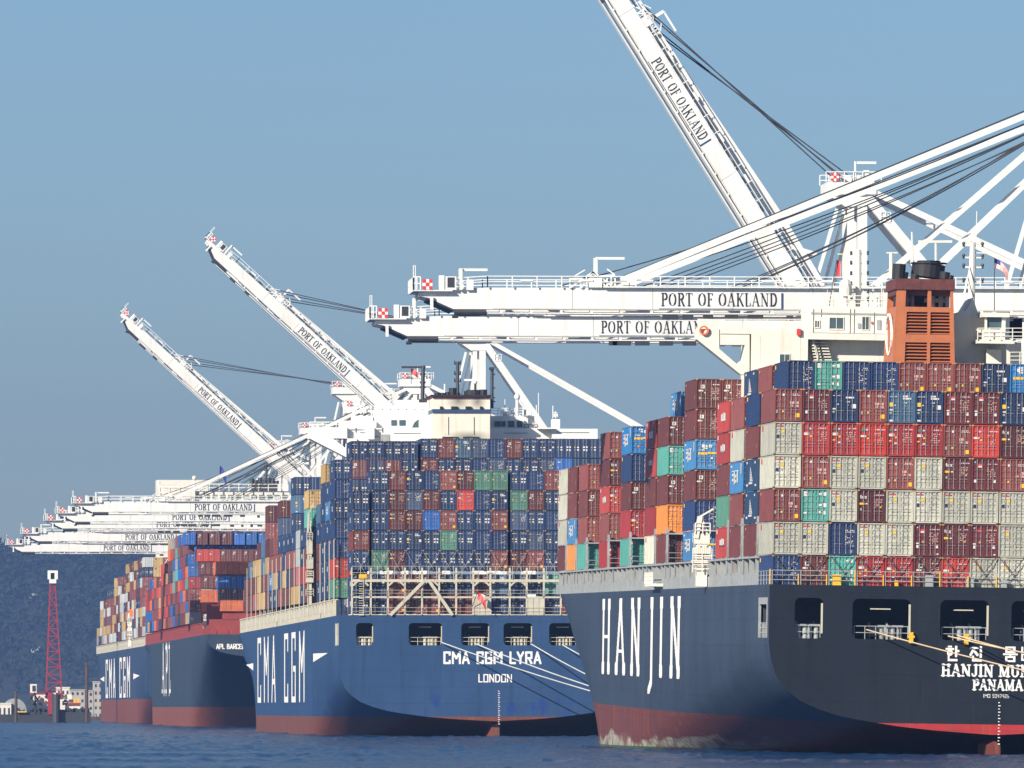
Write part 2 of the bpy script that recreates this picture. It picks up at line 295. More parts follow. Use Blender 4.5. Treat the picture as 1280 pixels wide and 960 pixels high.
SG = {   # plain block letters
 'C': (.8, [('H', [(.7,.8),(.7,1),(.1,1),(.1,0),(.7,0),(.7,.2)])]), 'M': (1.0, [('H', [(.1,0),(.1,1),(.5,.45),(.9,1),(.9,0)])]),
 'A': (.84, [('H', [(.08,0),(.42,1),(.76,0)]), ('H', [(.2,.3),(.64,.3)])]), 'G': (.82, [('H', [(.7,.8),(.7,1),(.1,1),(.1,0),(.72,0),(.72,.48),(.42,.48)])]),
 'L': (.68, [('H', [(.1,1),(.1,0),(.62,0)])]), 'Y': (.8, [('H', [(.08,1),(.4,.5),(.72,1)]), ('H', [(.4,.5),(.4,0)])]),
 'R': (.8, [('H', [(.1,0),(.1,1),(.7,1),(.7,.48),(.1,.48)]), ('H', [(.4,.48),(.7,0)])]), 'O': (.82, [('H', [(.1,0),(.1,1),(.72,1),(.72,0),(.1,0)])]),
 'N': (.84, [('H', [(.1,0),(.1,1),(.74,0),(.74,1)])]), 'D': (.82, [('H', [(.1,0),(.1,1),(.5,1),(.72,.8),(.72,.2),(.5,0),(.1,0)])]),
 'P': (.78, [('H', [(.1,0),(.1,1),(.7,1),(.7,.45),(.1,.45)])]), 'B': (.8, [('H', [(.1,0),(.1,1),(.62,1),(.62,.52),(.1,.52)]), ('H', [(.62,.52),(.72,.4),(.72,0),(.1,0)])]),
 'E': (.74, [('H', [(.66,1),(.1,1),(.1,0),(.66,0)]), ('H', [(.1,.5),(.56,.5)])]), 'I': (.3, [('H', [(.15,0),(.15,1)])]), ' ': (.5, []),
 'S': (.78, [('H', [(.68,1),(.1,1),(.1,.5),(.68,.5),(.68,0),(.1,0)])]),
 '9': (.7, [('H', [(.1,0),(.6,0),(.6,1),(.1,1),(.1,.5),(.6,.5)])]), '3': (.7, [('H', [(.1,1),(.6,1),(.6,0),(.1,0)]), ('H', [(.2,.5),(.6,.5)])]),
 '4': (.7, [('H', [(.1,1),(.1,.45),(.65,.45)]), ('H', [(.5,1),(.5,0)])]), '7': (.7, [('H', [(.1,1),(.6,1),(.3,0)])]),
 '2': (.7, [('H', [(.1,1),(.6,1),(.6,.5),(.1,.5),(.1,0),(.6,0)])]), '5': (.7, [('H', [(.6,1),(.1,1),(.1,.5),(.6,.5),(.6,0),(.1,0)])]),
 't': (.5, [('H', [(.25,1),(.25,.05),(.45,.05)]), ('H', [(.05,.66),(.45,.66)])]), 'e': (.6, [('H', [(.08,.36),(.5,.36),(.5,.66),(.08,.66),(.08,.02),(.5,.02)])]),
 'x': (.55, [('H', [(.05,.68),(.5,0)]), ('H', [(.05,0),(.5,.68)])]),
 '한': (1.25, [('H', [(.3,1),(.5,1)]), ('H', [(.1,.84),(.7,.84)]), ('H', arc(.4,.57,.17,.15,0,360)), ('H', [(.95,1),(.95,.32)]), ('H', [(.95,.68),(1.15,.68)]), ('H', [(.3,.28),(.3,.02),(1.0,.02)])]),
 '진': (1.25, [('H', [(.1,.94),(.7,.94)]), ('H', [(.4,.92),(.08,.42)]), ('H', [(.38,.74),(.7,.42)]), ('H', [(.98,1),(.98,.28)]), ('H', [(.3,.28),(.3,.02),(1.02,.02)])]),
 '뭄': (1.25, [('H', [(.25,1),(.95,1),(.95,.66),(.25,.66),(.25,1)]), ('H', [(.05,.5),(1.15,.5)]), ('H', [(.6,.5),(.6,.34)]), ('H', [(.25,.3),(.95,.3),(.95,0),(.25,0),(.25,.3)])]),
 '바': (1.25, [('H', [(.1,1),(.1,.1),(.6,.1),(.6,1)]), ('H', [(.1,.55),(.6,.55)]), ('H', [(.92,1),(.92,0)]), ('H', [(.92,.5),(1.15,.5)])]),
 '이': (1.25, [('H', arc(.38,.5,.27,.36,0,360)), ('H', [(.95,1),(.95,0)])]),
}
for ch_, st_, w_ in (('H', [[(.18,0),(.18,1)],[(.72,0),(.72,1)],[(.18,.5),(.72,.5)]], .9), ('N', [[(.16,0),(.16,1)],[(.16,1),(.74,0)],[(.74,0),(.74,1)]], .9), ('A', [[(.08,0),(.42,1)],[(.42,1),(.78,0)],[(.2,.3),(.66,.3)]], .86),
                     ('J', [[(.5,1),(.5,-.12)],[(.5,-.12),(.3,-.24)]], .6), ('I', [[(.22,0),(.22,1)]], .44)):
    fl = []
    for p0, p1 in st_:
        for q_ in (p0, p1):
            if q_[1] in (0, 1): fl.append(('F', [(q_[0], abs(q_[1]-.015)), (q_[0], abs(q_[1]-.07))]))
    SG['_'+ch_] = (w_, [(('B' if p[0][1] == p[1][1] else 'H'), p) for p in st_]+fl)
def glyph_rects(strokes, w, wt, aspect, n=44):
    """rasterise one glyph into few rectangles; aspect = drawn width per unit / drawn height per unit"""
    nx = max(6, int(n*(w+.3))); ny = int(n*1.42)
    xs = (np.arange(nx)+.5)/n-.15; ys = (np.arange(ny)+.5)/n-.3
    X, Y = np.meshgrid(xs, ys); mask = np.zeros(X.shape, bool)
    for kind, pts in strokes:
        hw = wt[kind]/2
        for (x0, y0), (x1, y1) in zip(pts[:-1], pts[1:]):
            ax = aspect; dx, dy = (x1-x0)*ax, y1-y0; L2 = dx*dx+dy*dy+1e-12
            t = np.clip((((X-x0)*ax)*dx+(Y-y0)*dy)/L2, 0, 1)
            mask |= (np.abs((X-x0)*ax-t*dx) <= hw*max(1, 1)) & (np.abs(Y-y0-t*dy) <= hw) & ((((X-x0)*ax-t*dx)**2+(Y-y0-t*dy)**2) <= (hw*1.25)**2)
    rects = []; active = {}
    for j in range(ny+1):
        runs = set()
        if j < ny:
            row = mask[j]; i = 0
            while i < nx:
                if row[i]:
                    k = i
                    while k < nx and row[k]: k += 1
                    runs.add((i, k)); i = k
                else: i += 1
        for r in list(active):
            if r not in runs: rects.append((r[0]/n-.15, r[1]/n-.15, active[r]/n-.3, j/n-.3)); del active[r]
        for r in runs:
            if r not in active: active[r] = j
    return rects
_gc = {}
def text_rects(s, font, wt, aspect=1.0, n=44, space=0.06):
    out = []; x = 0
    for ch in s:
        w, st = font[ch]
        key = (ch, id(font), tuple(sorted(wt.items())), round(aspect, 3), n)
        if key not in _gc: _gc[key] = glyph_rects(st, w, wt, aspect, n)
        out += [(a+x, b+x, c, d) for a, b, c, d in _gc[key]]
        x += w+space
    return out, x-space
SERIF = dict(H=.125, L=.045, S=.045); SLAB = dict(H=.22, L=.13, S=.12); BLOCK = dict(H=.2, L=.2, S=.2); THINB = dict(H=.13, L=.13, S=.13)
def letters(s, font, wt, fn, width, height, n=44, space=0.06, name='lettering', mat=None, parent=None, asp=None):
    """fn(u, v) -> 3D point; u runs over the width, v over the height (metres)"""
    _, tw = text_rects(s, font, wt, 1.0, 12, space)
    asp = asp or (width/tw)/height
    rc, tw = text_rects(s, font, wt, asp if asp > 0.4 else 0.4, n, space)
    mb = MB(); kx = width/tw
    for a, b, c, d in rc:
        mb.quad(fn(a*kx, c*height), fn(b*kx, c*height), fn(b*kx, d*height), fn(a*kx, d*height))
    return mb.build(name, mat, parent)

# ================================================================== SETTING
# water: one sheet to the horizon
def water():
    m, t, b = newmat('bay water'); N = t.nodes; L = t.links
    b.inputs['Base Color'].default_value = (0.003, 0.018, 0.048, 1); b.inputs['Roughness'].default_value = 0.12; b.inputs['Specular IOR Level'].default_value = 0.28; b.inputs['IOR'].default_value = 1.33
    g = N.new('ShaderNodeNewGeometry')
    def no(sx, sy, scale, det, seed=0):
        mp = N.new('ShaderNodeMapping'); mp.inputs['Scale'].default_value = (sx, sy, 1); mp.inputs['Location'].default_value = (seed, seed*3, 0)
        n = N.new('ShaderNodeTexNoise'); n.inputs['Scale'].default_value = scale; n.inputs['Detail'].default_value = det; n.inputs['Roughness'].default_value = 0.6
        L.new(g.outputs['Position'], mp.inputs[0]); L.new(mp.outputs[0], n.inputs['Vector']); return n.outputs[0]
    def mm(op, a, c):
        x = N.new('ShaderNodeMath'); x.operation = op
        for i, q in ((0, a), (1, c)):
            if isinstance(q, (int, float)): x.inputs[i].default_value = q
            else: L.new(q, x.inputs[i])
        return x.outputs[0]
    chop = mm('MULTIPLY', no(1, .5, 1.8, 5), 0.22)
    bp = N.new('ShaderNodeBump'); bp.inputs['Distance'].default_value = 1.0; bp.inputs['Strength'].default_value = .5; L.new(chop, bp.inputs['Height'])
    L.new(bp.outputs[0], b.inputs['Normal'])
    out_ = [n for n in N if n.type == 'OUTPUT_MATERIAL'][0]
    fr = N.new('ShaderNodeFresnel'); fr.inputs['IOR'].default_value = 1.33; L.new(bp.outputs[0], fr.inputs['Normal'])
    gl = N.new('ShaderNodeBsdfGlossy'); gl.inputs['Roughness'].default_value = .12; L.new(bp.outputs[0], gl.inputs['Normal'])
    df = N.new('ShaderNodeBsdfDiffuse'); df.inputs['Color'].default_value = (.007, .040, .115, 1); L.new(bp.outputs[0], df.inputs['Normal'])
    mxs = N.new('ShaderNodeMixShader'); L.new(mm('MULTIPLY', fr.outputs[0], .58), mxs.inputs[0]); L.new(df.outputs[0], mxs.inputs[1]); L.new(gl.outputs[0], mxs.inputs[2]); L.new(mxs.outputs[0], out_.inputs['Surface'])
    # wave field: real relief where the picture sees open water, flat sheet beyond it
    ys = [560.0]
    while ys[-1] < 2780: ys.append(ys[-1]+max(.9, .0021*ys[-1]))
    ys = np.array(ys); nx = 560; u = np.linspace(0, 1, nx)
    xl_, xr_ = -10.0, 330.0
    Yg = np.repeat(ys[:, None], nx, 1)
    lo = 560*0+(Yg*.0102-6); hi = Yg*.1290+8
    Xg = lo+(hi-lo)*u[None, :]
    R = np.random.RandomState(4); Z = np.zeros_like(Xg)
    for lam in np.geomspace(.8, 7, 64):
        th = R.normal(-.5, .75)*1.0+math.pi/2*(R.rand() < .35); kx, ky = math.sin(th)*2*math.pi/lam, math.cos(th)*2*math.pi/lam
        amp = .0105*lam**.45*(1 if abs(ky) < 2*math.pi/2.6 else .4)
        Z += amp*np.sin(kx*Xg+ky*Yg+R.rand()*6.28)
    lane = np.zeros_like(Xg)
    for k in range(9): a = R.uniform(.004, .03); lane += np.sin(Yg*R.uniform(.012, .10)+Xg*a+R.rand()*6.28)
    lane = .58+.40*np.tanh(lane*.9); Z *= lane
    Z = np.where(Z > 0, Z*1.25, Z*.8)
    fade = np.minimum(1, np.minimum(u, 1-u)[None, :]*30)*np.minimum(1, np.minimum(Yg-560, 2790-Yg)/30).clip(0); Z *= fade
    n0 = Xg.size; co = np.stack([Xg, Yg, Z], -1).reshape(-1, 3)
    idx = np.arange(n0).reshape(Xg.shape); q = np.stack([idx[:-1, :-1], idx[:-1, 1:], idx[1:, 1:], idx[1:, :-1]], -1).reshape(-1, 4)
    y0_, y1_ = float(ys[0]), float(ys[-1]); a0, a1 = Xg[0, 0], Xg[0, -1]; b0, b1 = Xg[-1, 0], Xg[-1, -1]
    ex = np.array([(-9000, 20, 0), (9000, 20, 0), (9000, y0_, 0), (a1, y0_, 0), (a0, y0_, 0), (-9000, y0_, 0), (b0, y1_, 0), (-9000, y1_, 0), (b1, y1_, 0), (9000, y1_, 0), (9000, 9000, 0), (-9000, 9000, 0)], float)
    co = np.concatenate([co, ex]); e = n0
    big = [(0, 1, 2, 3, 4, 5), (5, 4, 6, 7), (3, 2, 9, 8), (7, 6, 8, 9, 10, 11)]
    loops = np.concatenate([q.reshape(-1)]+[np.array(f)+e for f in big]); starts = list(range(0, q.size, 4)); p_ = q.size
    for f in big: starts.append(p_); p_ += len(f)
    me = bpy.data.meshes.new('water'); me.vertices.add(len(co)); me.vertices.foreach_set('co', co.reshape(-1)); me.loops.add(len(loops)); me.loops.foreach_set('vertex_index', loops.astype(np.int32))
    me.polygons.add(len(starts)); me.polygons.foreach_set('loop_start', np.array(starts, np.int32)); me.polygons.foreach_set('loop_total', np.array([4]*(q.shape[0])+[len(f) for f in big], np.int32))
    me.update(calc_edges=True); me.validate(); me.materials.append(m); me.polygons.foreach_set('use_smooth', [True]*len(starts))
    o = bpy.data.objects.new('water', me); COL.objects.link(o); tag(o, kind='structure')
water()
mb = MB(); mb.box(109, 420, 700, 2680, -1, 3.2); mb.box(109.0, 110.2, 700, 2680, 3.202, 3.5)
tag(mb.build('wharf', M_CONC), kind='structure')

# far shore and wooded hill
def hill_z(x, y):
    r = (y-8400)/1000.0
    base = max(60, min(210, 160-0.07*(x-120)))
    n = math.sin(x*.021+1)*5+math.sin(x*.008+y*.004)*9+math.sin(x*.05+y*.03)*2.5
    return max(0.6, (base+n)*max(0, min(1, r+0.02))**0.8)
def hill():
    m, t, b = newmat('hillside undergrowth'); N = t.nodes; L = t.links
    g = N.new('ShaderNodeNewGeometry'); n = N.new('ShaderNodeTexNoise'); n.inputs['Scale'].default_value = .12; n.inputs['Detail'].default_value = 8
    L.new(g.outputs['Position'], n.inputs['Vector']); cr = N.new('ShaderNodeValToRGB'); cr.color_ramp.elements[0].color = (.012, .020, .010, 1); cr.color_ramp.elements[1].color = (.035, .034, .022, 1)
    cr.color_ramp.elements[0].position = .42; cr.color_ramp.elements[1].position = .8
    L.new(n.outputs[0], cr.inputs[0]); L.new(cr.outputs[0], b.inputs['Base Color']); b.inputs['Roughness'].default_value = .95
    mb = MB(); xs = np.linspace(-1500, 2600, 290); ys = np.linspace(8300, 9700, 80)
    nx = len(xs); vs = [(x, y, hill_z(x, y)-(.9 if y < 8350 else 0)) for y in ys for x in xs]
    mb.add(vs, [(j*nx+i, j*nx+i+1, (j+1)*nx+i+1, (j+1)*nx+i) for j in range(len(ys)-1) for i in range(nx-1)])
    tag(mb.build('hills', m, smooth=True), kind='structure')
    # the wood: leaf clumps, too many to count
    m2, t, b = newmat('far foliage'); N = t.nodes; L = t.links
    oi = N.new('ShaderNodeNewGeometry'); cr = N.new('ShaderNodeValToRGB'); cr.color_ramp.elements[0].color = (.011, .020, .010, 1); cr.color_ramp.elements[1].color = (.020, .030, .014, 1)
    L.new(oi.outputs['Random Per Island'], cr.inputs[0]); L.new(cr.outputs[0], b.inputs['Base Color']); b.inputs['Roughness'].default_value = .9
    mb = MB(); R = random.Random(3)
    for k in range(4300):
        y = 8440+R.random()**0.8*1000; x = R.uniform(-120, 520)
        if k > 3800: x = R.uniform(-900, 1200)
        z = hill_z(x, y); h = R.uniform(7, 15)*(1.5 if R.random() < .12 else 1); w = h*R.uniform(.28, .45)
        for q in range(10):
            u = R.random(); rr = w*(1-.55*u)*R.uniform(.4, 1); a = R.uniform(0, 6.28)
            c = Vector((x+math.cos(a)*rr*.8, y+math.sin(a)*rr*.8, z+h*(.18+.82*u))); s_ = h*R.uniform(.10, .19)
            p = [c+Vector((R.uniform(-1, 1), R.uniform(-1, 1), R.uniform(-1, 1)))*s_*1.35 for _ in range(5)]
            mb.add(p, [(0, 1, 2), (0, 3, 1), (2, 4, 0), (1, 3, 4), (2, 1, 4)])
        mb.beam((x, y, z-1), (x, y, z+h*.6), .5, .5)
    o = mb.build('hillside_wood', m2); tag(o, 'dark wooded hillside rising behind the left hand cranes', 'woodland', kind='stuff')
hill()

# ================================================================== HULLS
FT = [0, .04, .08, .11, .15, .19, .26, .35, .47, .61, .8, 1.0]; FV = [.02, .27, .43, .51, .61, .69, .78, .86, .92, .965, .99, 1.0]
def fT(t): return float(np.interp(t, FT, FV))
def smooth(s): s = max(0, min(1, s)); return s*s*(3-2*s)
class Ship:
    def __init__(s, name, Xp, Y, B, Lg, zd, trim=0, heel=0, yaw=0):
        s.X, s.Y, s.B, s.L, s.zd = Xp, Y, B, Lg, zd
        s.M = Matrix.Translation((Xp, Y, 0)) @ Matrix.Rotation(rad(yaw), 4, 'Z') @ Matrix.Rotation(rad(trim), 4, 'X') @ Matrix.Rotation(rad(heel), 4, 'Y')
        s.I = s.M.inverted(); s.root = empty(name, s.M)
    def l(s, px, py, D):           # photo measurement at distance D -> ship coordinates
        return s.I @ P(px, py, D)
    def bx(s, mb, px0, px1, py0, py1, D, dy, m=0):      # box measured on its face towards the stern
        a = s.l(px0, py1, D); b = s.l(px1, py0, D); mb.box(a.x, b.x, a.y, a.y+dy, a.z, b.z, m)

def make_hull(s, mat, zt0, zc0, run, zr, openings, side_open=None, ybow=0.80, ywl=0.56, deckmat=None, fpow=1.0, tmat=None):
    B, Lg, zd = s.B, s.L, s.zd
    ys = [0]+[1.5, 5, 9.5]+list(np.linspace(14, run, 26))+list(np.linspace(run+4, max(run+6, Lg*.5), 8))+list(np.linspace(max(run+10, Lg*.53), Lg, 34))
    tr = FT; mb = MB(); grid = []
    rowz = [z for z in zr if z < zd]+[zd]
    for y in ys:
        q = min(1, y/run); zc = zc0+(-11-zc0)*smooth(q*1.0)**.7; zt = zt0+(-2-zt0)*q; vv = min(1, q*2.2)*(1-smooth((q-.6)/.4))
        col = []
        for t in tr:
            z = zc+(zt-zc)*t; col.append((z, fT(t)*(1-vv)+vv*(1-(1-t)**1.75)))
        for z in rowz: col.append((z, 1.0))
        pts = []
        for z, f in col:
            w = max(0, min(1, (z-0)/zd)); y0 = Lg*(ywl+(ybow-ywl)*w); y1 = Lg*(.955+.045*w**1.5)
            if y > y0:
                u = min(1, (y-y0)/(y1-y0)); f *= max(0.0, 1-u**2.1)
            pts.append((z, f*B/2, y))
        grid.append(pts)
    n = len(grid[0]); vs = []
    for pts in grid:
        for z, h, y in pts: vs.append((B/2-h, y, z))
        for z, h, y in pts: vs.append((B/2+h, y, z))
    fs = []; so = side_open
    for i in range(len(ys)-1):
        for j in range(n-1):
            a = i*2*n+j; b = (i+1)*2*n+j
            skip = so and ys[i] >= so[0]-.01 and ys[i+1] <= so[1]+.01 and grid[i][j][0] >= so[2]-.01 and grid[i][j+1][0] <= so[3]+.01
            if not skip: fs.append((a, a+1, b+1, b))
            fs.append((a+n, b+n, b+n+1, a+n+1))
        a = i*2*n; b = (i+1)*2*n; fs.append((a, b, b+n, a+n))
    # transom below the openings
    k0 = len(tr)
    tv = [(B/2-h, 0, z) for z, h, y in grid[0]]+[(B/2+h, 0, z) for z, h, y in grid[0]]; tf = []
    for j in range(k0-1): tf.append((j, n+j, n+j+1, j+1))
    jl = k0-1
    while jl < n-1 and grid[0][jl+1][0] <= zr[0]+.001: tf.append((jl, n+jl, n+jl+1, jl+1)); jl += 1
    mb.add(vs, fs, 0)
    o = mb.build('hull', mat, s.root, smooth=True)
    try: o.data.set_sharp_from_angle(angle=rad(35))
    except Exception: pass
    mb = MB(); mb.add(tv, tf, 0)
    # transom with mooring openings
    zl, zh = zr[0], zr[1]
    mb.quad((0, 0, zh), (B, 0, zh), (B, 0, zd), (0, 0, zd))
    x = 0
    for a, b in openings:
        mb.quad((x, 0, zl), (a, 0, zl), (a, 0, zh), (x, 0, zh)); x = b
        r = min(.55, (b-a)*.2)
        for cx, sx in ((a, 1), (b, -1)):
            for cz, sz in ((zl, 1), (zh, -1)):
                arcp = [(cx+sx*(r-r*math.cos(rad(t))), 0, cz+sz*(r-r*math.sin(rad(t)))) for t in (0, 22, 45, 68, 90)]
                mb.add([(cx, 0, cz)]+arcp, [(0, k+1, k+2) for k in range(4)])
    mb.quad((x, 0, zl), (B, 0, zl), (B, 0, zh), (x, 0, zh))
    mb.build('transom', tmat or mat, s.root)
    d = MB(); dk = [(g[-1][1], g[-1][2]) for g in grid]
    for (h0, y0), (h1, y1) in zip(dk[:-1], dk[1:]):
        d.quad((B/2-h0, y0, zd-.03), (B/2+h0, y0, zd-.03), (B/2+h1, y1, zd-.03), (B/2-h1, y1, zd-.03))
    d.build('deck', deckmat or M_GREY, s.root)
    # pale strip along the right edge of each opening, and the mooring deck behind them
    if openings:
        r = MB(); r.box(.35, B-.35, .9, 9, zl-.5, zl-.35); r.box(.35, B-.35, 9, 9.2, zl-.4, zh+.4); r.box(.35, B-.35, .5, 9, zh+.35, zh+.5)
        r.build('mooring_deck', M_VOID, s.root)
        for a, b in openings:
            e = MB(); e.box(b-.13, b-.02, -.02, .6, zl+.45, zh-.45)
            e.build('opening_edge', M_CREAM, o)
    return o

def fairleads(s, ops, zl, mat):
    for i, (a, b) in enumerate(ops):
        mb = MB(); y = .35
        mb.rail((a+.2, y, zl), (b-.2, y, zl), 1.15, 1.0, .035, 2)
        mb.build('opening_rail', mat, s.root)
        r = MB()
        for c in ([a+.7, b-.8] if b-a < 3.2 else [b-2.2, b-1.2]):
            r.tube((c-.3, .75, zl-.3), (c-.3, .75, zl+1.05), .22, 10); r.tube((c+.3, .75, zl-.3), (c+.3, .75, zl+1.05), .22, 10)
            r.box(c-.6, c+.6, .5, 1.1, zl+1.05, zl+1.25); r.box(c-.6, c+.6, .5, 1.1, zl-.3, zl-.05)
        r.build('roller_fairlead', mat, s.root)
        w = MB(); c = (a+b)/2
        w.tube((c-.7, 3.2, zl+.7), (c+.7, 3.2, zl+.7), .55, 12); w.tube((c-.85, 3.2, zl+.7), (c-.7, 3.2, zl+.7), .85, 12); w.tube((c+.7, 3.2, zl+.7), (c+.85, 3.2, zl+.7), .85, 12)
        w.build('mooring_winch', mat, s.root)
        if b-a > 3: l_ = MB(); l_.box(c-.9, c+.9, 1.0, 1.15, zl+2.62, zl+2.72); l_.build('tube_lamp', M_CREAM, s.root)

def flag(s, pole_a, pole_b, rects, name='flag', droop=0.5, size=(2.4, 1.5), parent=None):
    """cloth hanging from pole_b, a little wind in it; rects: list of (u0,u1,v0,v1,mat)"""
    mb = MB(); mb.tube(pole_a, pole_b, .05, 6); pole = mb.build('flag_pole', M_STEELD, parent or s.root)
    p = Vector(pole_b)-Vector((0, 0, .1)); W, H = size; mats = []; f = MB()
    def pt(u, v): return p+Vector((u*W*.9, math.sin(u*5+v*2)*.18, -v*H-u*u*droop*W))
    for (u0, u1, v0, v1, mat) in rects:
        if mat not in mats: mats.append(mat)
        k = 5
        for i in range(k):
            a = u0+(u1-u0)*i/k; b = u0+(u1-u0)*(i+1)/k
            f.quad(pt(a, v1), pt(b, v1), pt(b, v0), pt(a, v0), mats.index(mat))
    f.build(name, mats, pole)

# ================================================================== CONTAINERS
CC = {'N': (.016, .040, .125), 'n': (.016, .040, .110), 'a': (.014, .033, .090), 'B': (.018, .165, .42), 'b': (.05, .20, .42), 'M': (.145, .036, .028), 'x': (.105, .024, .023), 'f': (.140, .028, .027),
      'R': (.235, .062, .050), 'C': (.47, .46, .37), 'T': (.095, .38, .31), 'D': (.32, .027, .024), 'd': (.34, .032, .028), 'l': (.39, .042, .032), 'e': (.54, .048, .028), 'O': (.72, .23, .035), 'G': (.08, .22, .15),
      'Y': (.50, .33, .12), 'L': (.06, .13, .22), 'W': (.50, .54, .52), 'P': (.45, .14, .15), 'S': (.055, .085, .16), 't': (.016, .045, .105), 'Z': (.30, .30, .30), 'K': (.02, .12, .42), 'Q': (.62, .13, .03), 'c': (.66, .62, .50)}
CN = {'N': 'navy blue', 'n': 'dark blue', 'a': 'dark navy', 'B': 'bright blue', 'b': 'sky blue', 'M': 'maroon', 'x': 'dark maroon', 'f': 'maroon', 'R': 'rust brown', 'C': 'cream', 'T': 'teal', 'D': 'crimson', 'd': 'crimson', 'l': 'red',
      'e': 'bright red', 'O': 'orange', 'G': 'dark green', 'Y': 'tan', 'L': 'steel blue', 'W': 'pale grey', 'P': 'faded pink', 'S': 'slate blue', 't': 'navy blue', 'Z': 'grey', 'K': 'royal blue', 'Q': 'orange red', 'c': 'pale cream'}
def dashes(R, x0, x1, z0, z1, rows, k, fill=.7):
    out = []
    for r in range(rows):
        za = z1-(r+.75)*(z1-z0)/rows; zb = z1-(r+.25)*(z1-z0)/rows; x = x0
        while x < x1-.02:
            w = R.uniform(.02, .06)
            if R.random() < fill: out.append((x, min(x+w, x1), za, zb, k))
            x += w+R.uniform(.012, .03)
    return out
def tex_rects():
    rc, tw = text_rects('tex', SG, THINB, .8, 14, .04); return [(.08+a/tw*.25, .08+b/tw*.25, .74+c*.10, .74+d*.10, 'w') for a, b, c, d in rc]
def livery(code):
    R = random.Random(ord(code)*7)
    if code in 'Cc': return dashes(R, .10, .34, .845, .90, 1, 'r', 1)+[(.10, .34, .852, .872, 'r')]+[(.27, .40, .66, .75, 'y'), (.10, .20, .50, .60, 'k'), (.13, .17, .69, .72, 'b'), (.29, .33, .53, .57, 'e')]+dashes(R, .58, .92, .34, .88, 9, 'e', .4)
    if code == 'x': return tex_rects()+[(.05, .25, .55, .61, 'y'), (.29, .36, .56, .60, 'w'), (.09, .16, .37, .44, 'e')]+dashes(R, .6, .95, .82, .87, 1, 'w', 1)+dashes(R, .6, .9, .45, .74, 6, 'p', .8)+[(.78, .86, .46, .50, 'y')]
    if code == 'f': return [(.12, .17, .86, .90, 'b'), (.26, .42, .77, .83, 'r'), (.26, .42, .72, .77, 'w'), (.10, .20, .38, .42, 'w'), (.11, .19, .26, .35, 'w'), (.31, .39, .42, .48, 'o'), (.80, .90, .26, .36, 'w'), (.85, .92, .06, .10, 'w')]+dashes(R, .60, .95, .80, .85, 1, 'w', 1)+dashes(R, .58, .92, .38, .74, 7, 'p', .75)
    if code == 'M': return [(.18, .34, .68, .80, 'w'), (.22, .30, .71, .77, 'M' if False else 'p'), (.10, .28, .58, .63, 'w'), (.33, .39, .52, .56, 'w'), (.11, .19, .32, .40, 'e')]+dashes(R, .6, .92, .78, .84, 1, 'w', 1)+dashes(R, .58, .92, .3, .72, 7, 'p', .6)
    if code == 'R': return dashes(R, .08, .24, .78, .82, 1, 'p', 1)+[(.31, .38, .76, .83, 'w'), (.58, .74, .52, .60, 'p'), (.78, .90, .52, .60, 'p'), (.60, .70, .44, .50, 'p'), (.78, .90, .43, .50, 'p'), (.06, .14, .24, .34, 'e'), (.30, .36, .27, .33, 'y'), (.78, .93, .12, .24, 'y')]+dashes(R, .62, .95, .76, .84, 2, 'w', .9)
    if code in 'dlD': return [(.10, .20, .76, .80, 'g'), (.12, .18, .80, .83, 'g'), (.27, .34, .77, .82, 'b'), (.06, .27, .60, .66, 'w'), (.07, .26, .66, .69, 'k' if False else 'p'), (.29, .36, .54, .59, 'y'), (.08, .16, .44, .48, 'y'), (.27, .36, .37, .41, 'w')]+dashes(R, .6, .95, .78, .84, 1, 'w', 1)+dashes(R, .56, .9, .4, .72, 5, 'p', .8)
    if code == 'e': return [(.10, .22, .76, .84, 'g'), (.25, .33, .78, .83, 'b'), (.06, .27, .58, .64, 'w'), (.30, .36, .52, .57, 'y')]+dashes(R, .6, .95, .78, .84, 1, 'w', 1)+dashes(R, .56, .9, .4, .72, 5, 'p', .6)
    if code == 'T': return [(.08, .24, .77, .92, 'w'), (.14, .19, .82, .87, 'p'), (.08, .22, .24, .29, 'w'), (.30, .37, .20, .26, 'y')]+[(a, b, c, d, 'w') for a, b, c, d in ((.62, .74, .82, .87), (.80, .90, .79, .90), (.60, .74, .48, .54), (.80, .90, .45, .57), (.60, .70, .26, .34), (.78, .88, .22, .34))]
    if code == 'K': return [(.12, .30, .78, .82, 'w'), (.12, .18, .5, .56, 'y')]+dashes(R, .58, .92, .72, .82, 2, 'w', .8)
    if code == 'N': return dashes(R, .58, .92, .70, .80, 2, 'w', .9)+dashes(R, .58, .90, .28, .62, 7, 'w', .55)+[(.76, .84, .10, .18, 'e')]
    if code == 't': return dashes(R, .58, .92, .70, .80, 2, 'w', .9)+[(.8, .88, .1, .18, 'y'), (.1, .2, .1, .2, 'w')]
    if code in 'aL': return dashes(R, .10, .38, .78, .82, 1, 'w', 1)+[(.06, .20, .50, .62, 'y'), (.25, .31, .52, .56, 'b'), (.08, .20, .38, .42, 'w'), (.08, .16, .28, .34, 'e'), (.08, .20, .05, .10, 'w'), (.56, .86, .72, .77, 'w'), (.56, .74, .79, .84, 'w'), (.60, .70, .60, .64, 'w'), (.78, .93, .42, .55, 'w'), (.62, .67, .50, .54, 'o')]
    if code == 'n': return dashes(R, .10, .36, .80, .86, 1, 'w', 1)+[(.10, .18, .53, .58, 'y'), (.10, .18, .40, .45, 'e'), (.28, .40, .52, .58, 'w'), (.28, .40, .39, .45, 'w'), (.64, .76, .52, .60, 'w'), (.82, .92, .52, .60, 'w'), (.64, .76, .38, .45, 'w'), (.82, .90, .36, .45, 'w')]+dashes(R, .60, .95, .78, .88, 2, 'w', .9)
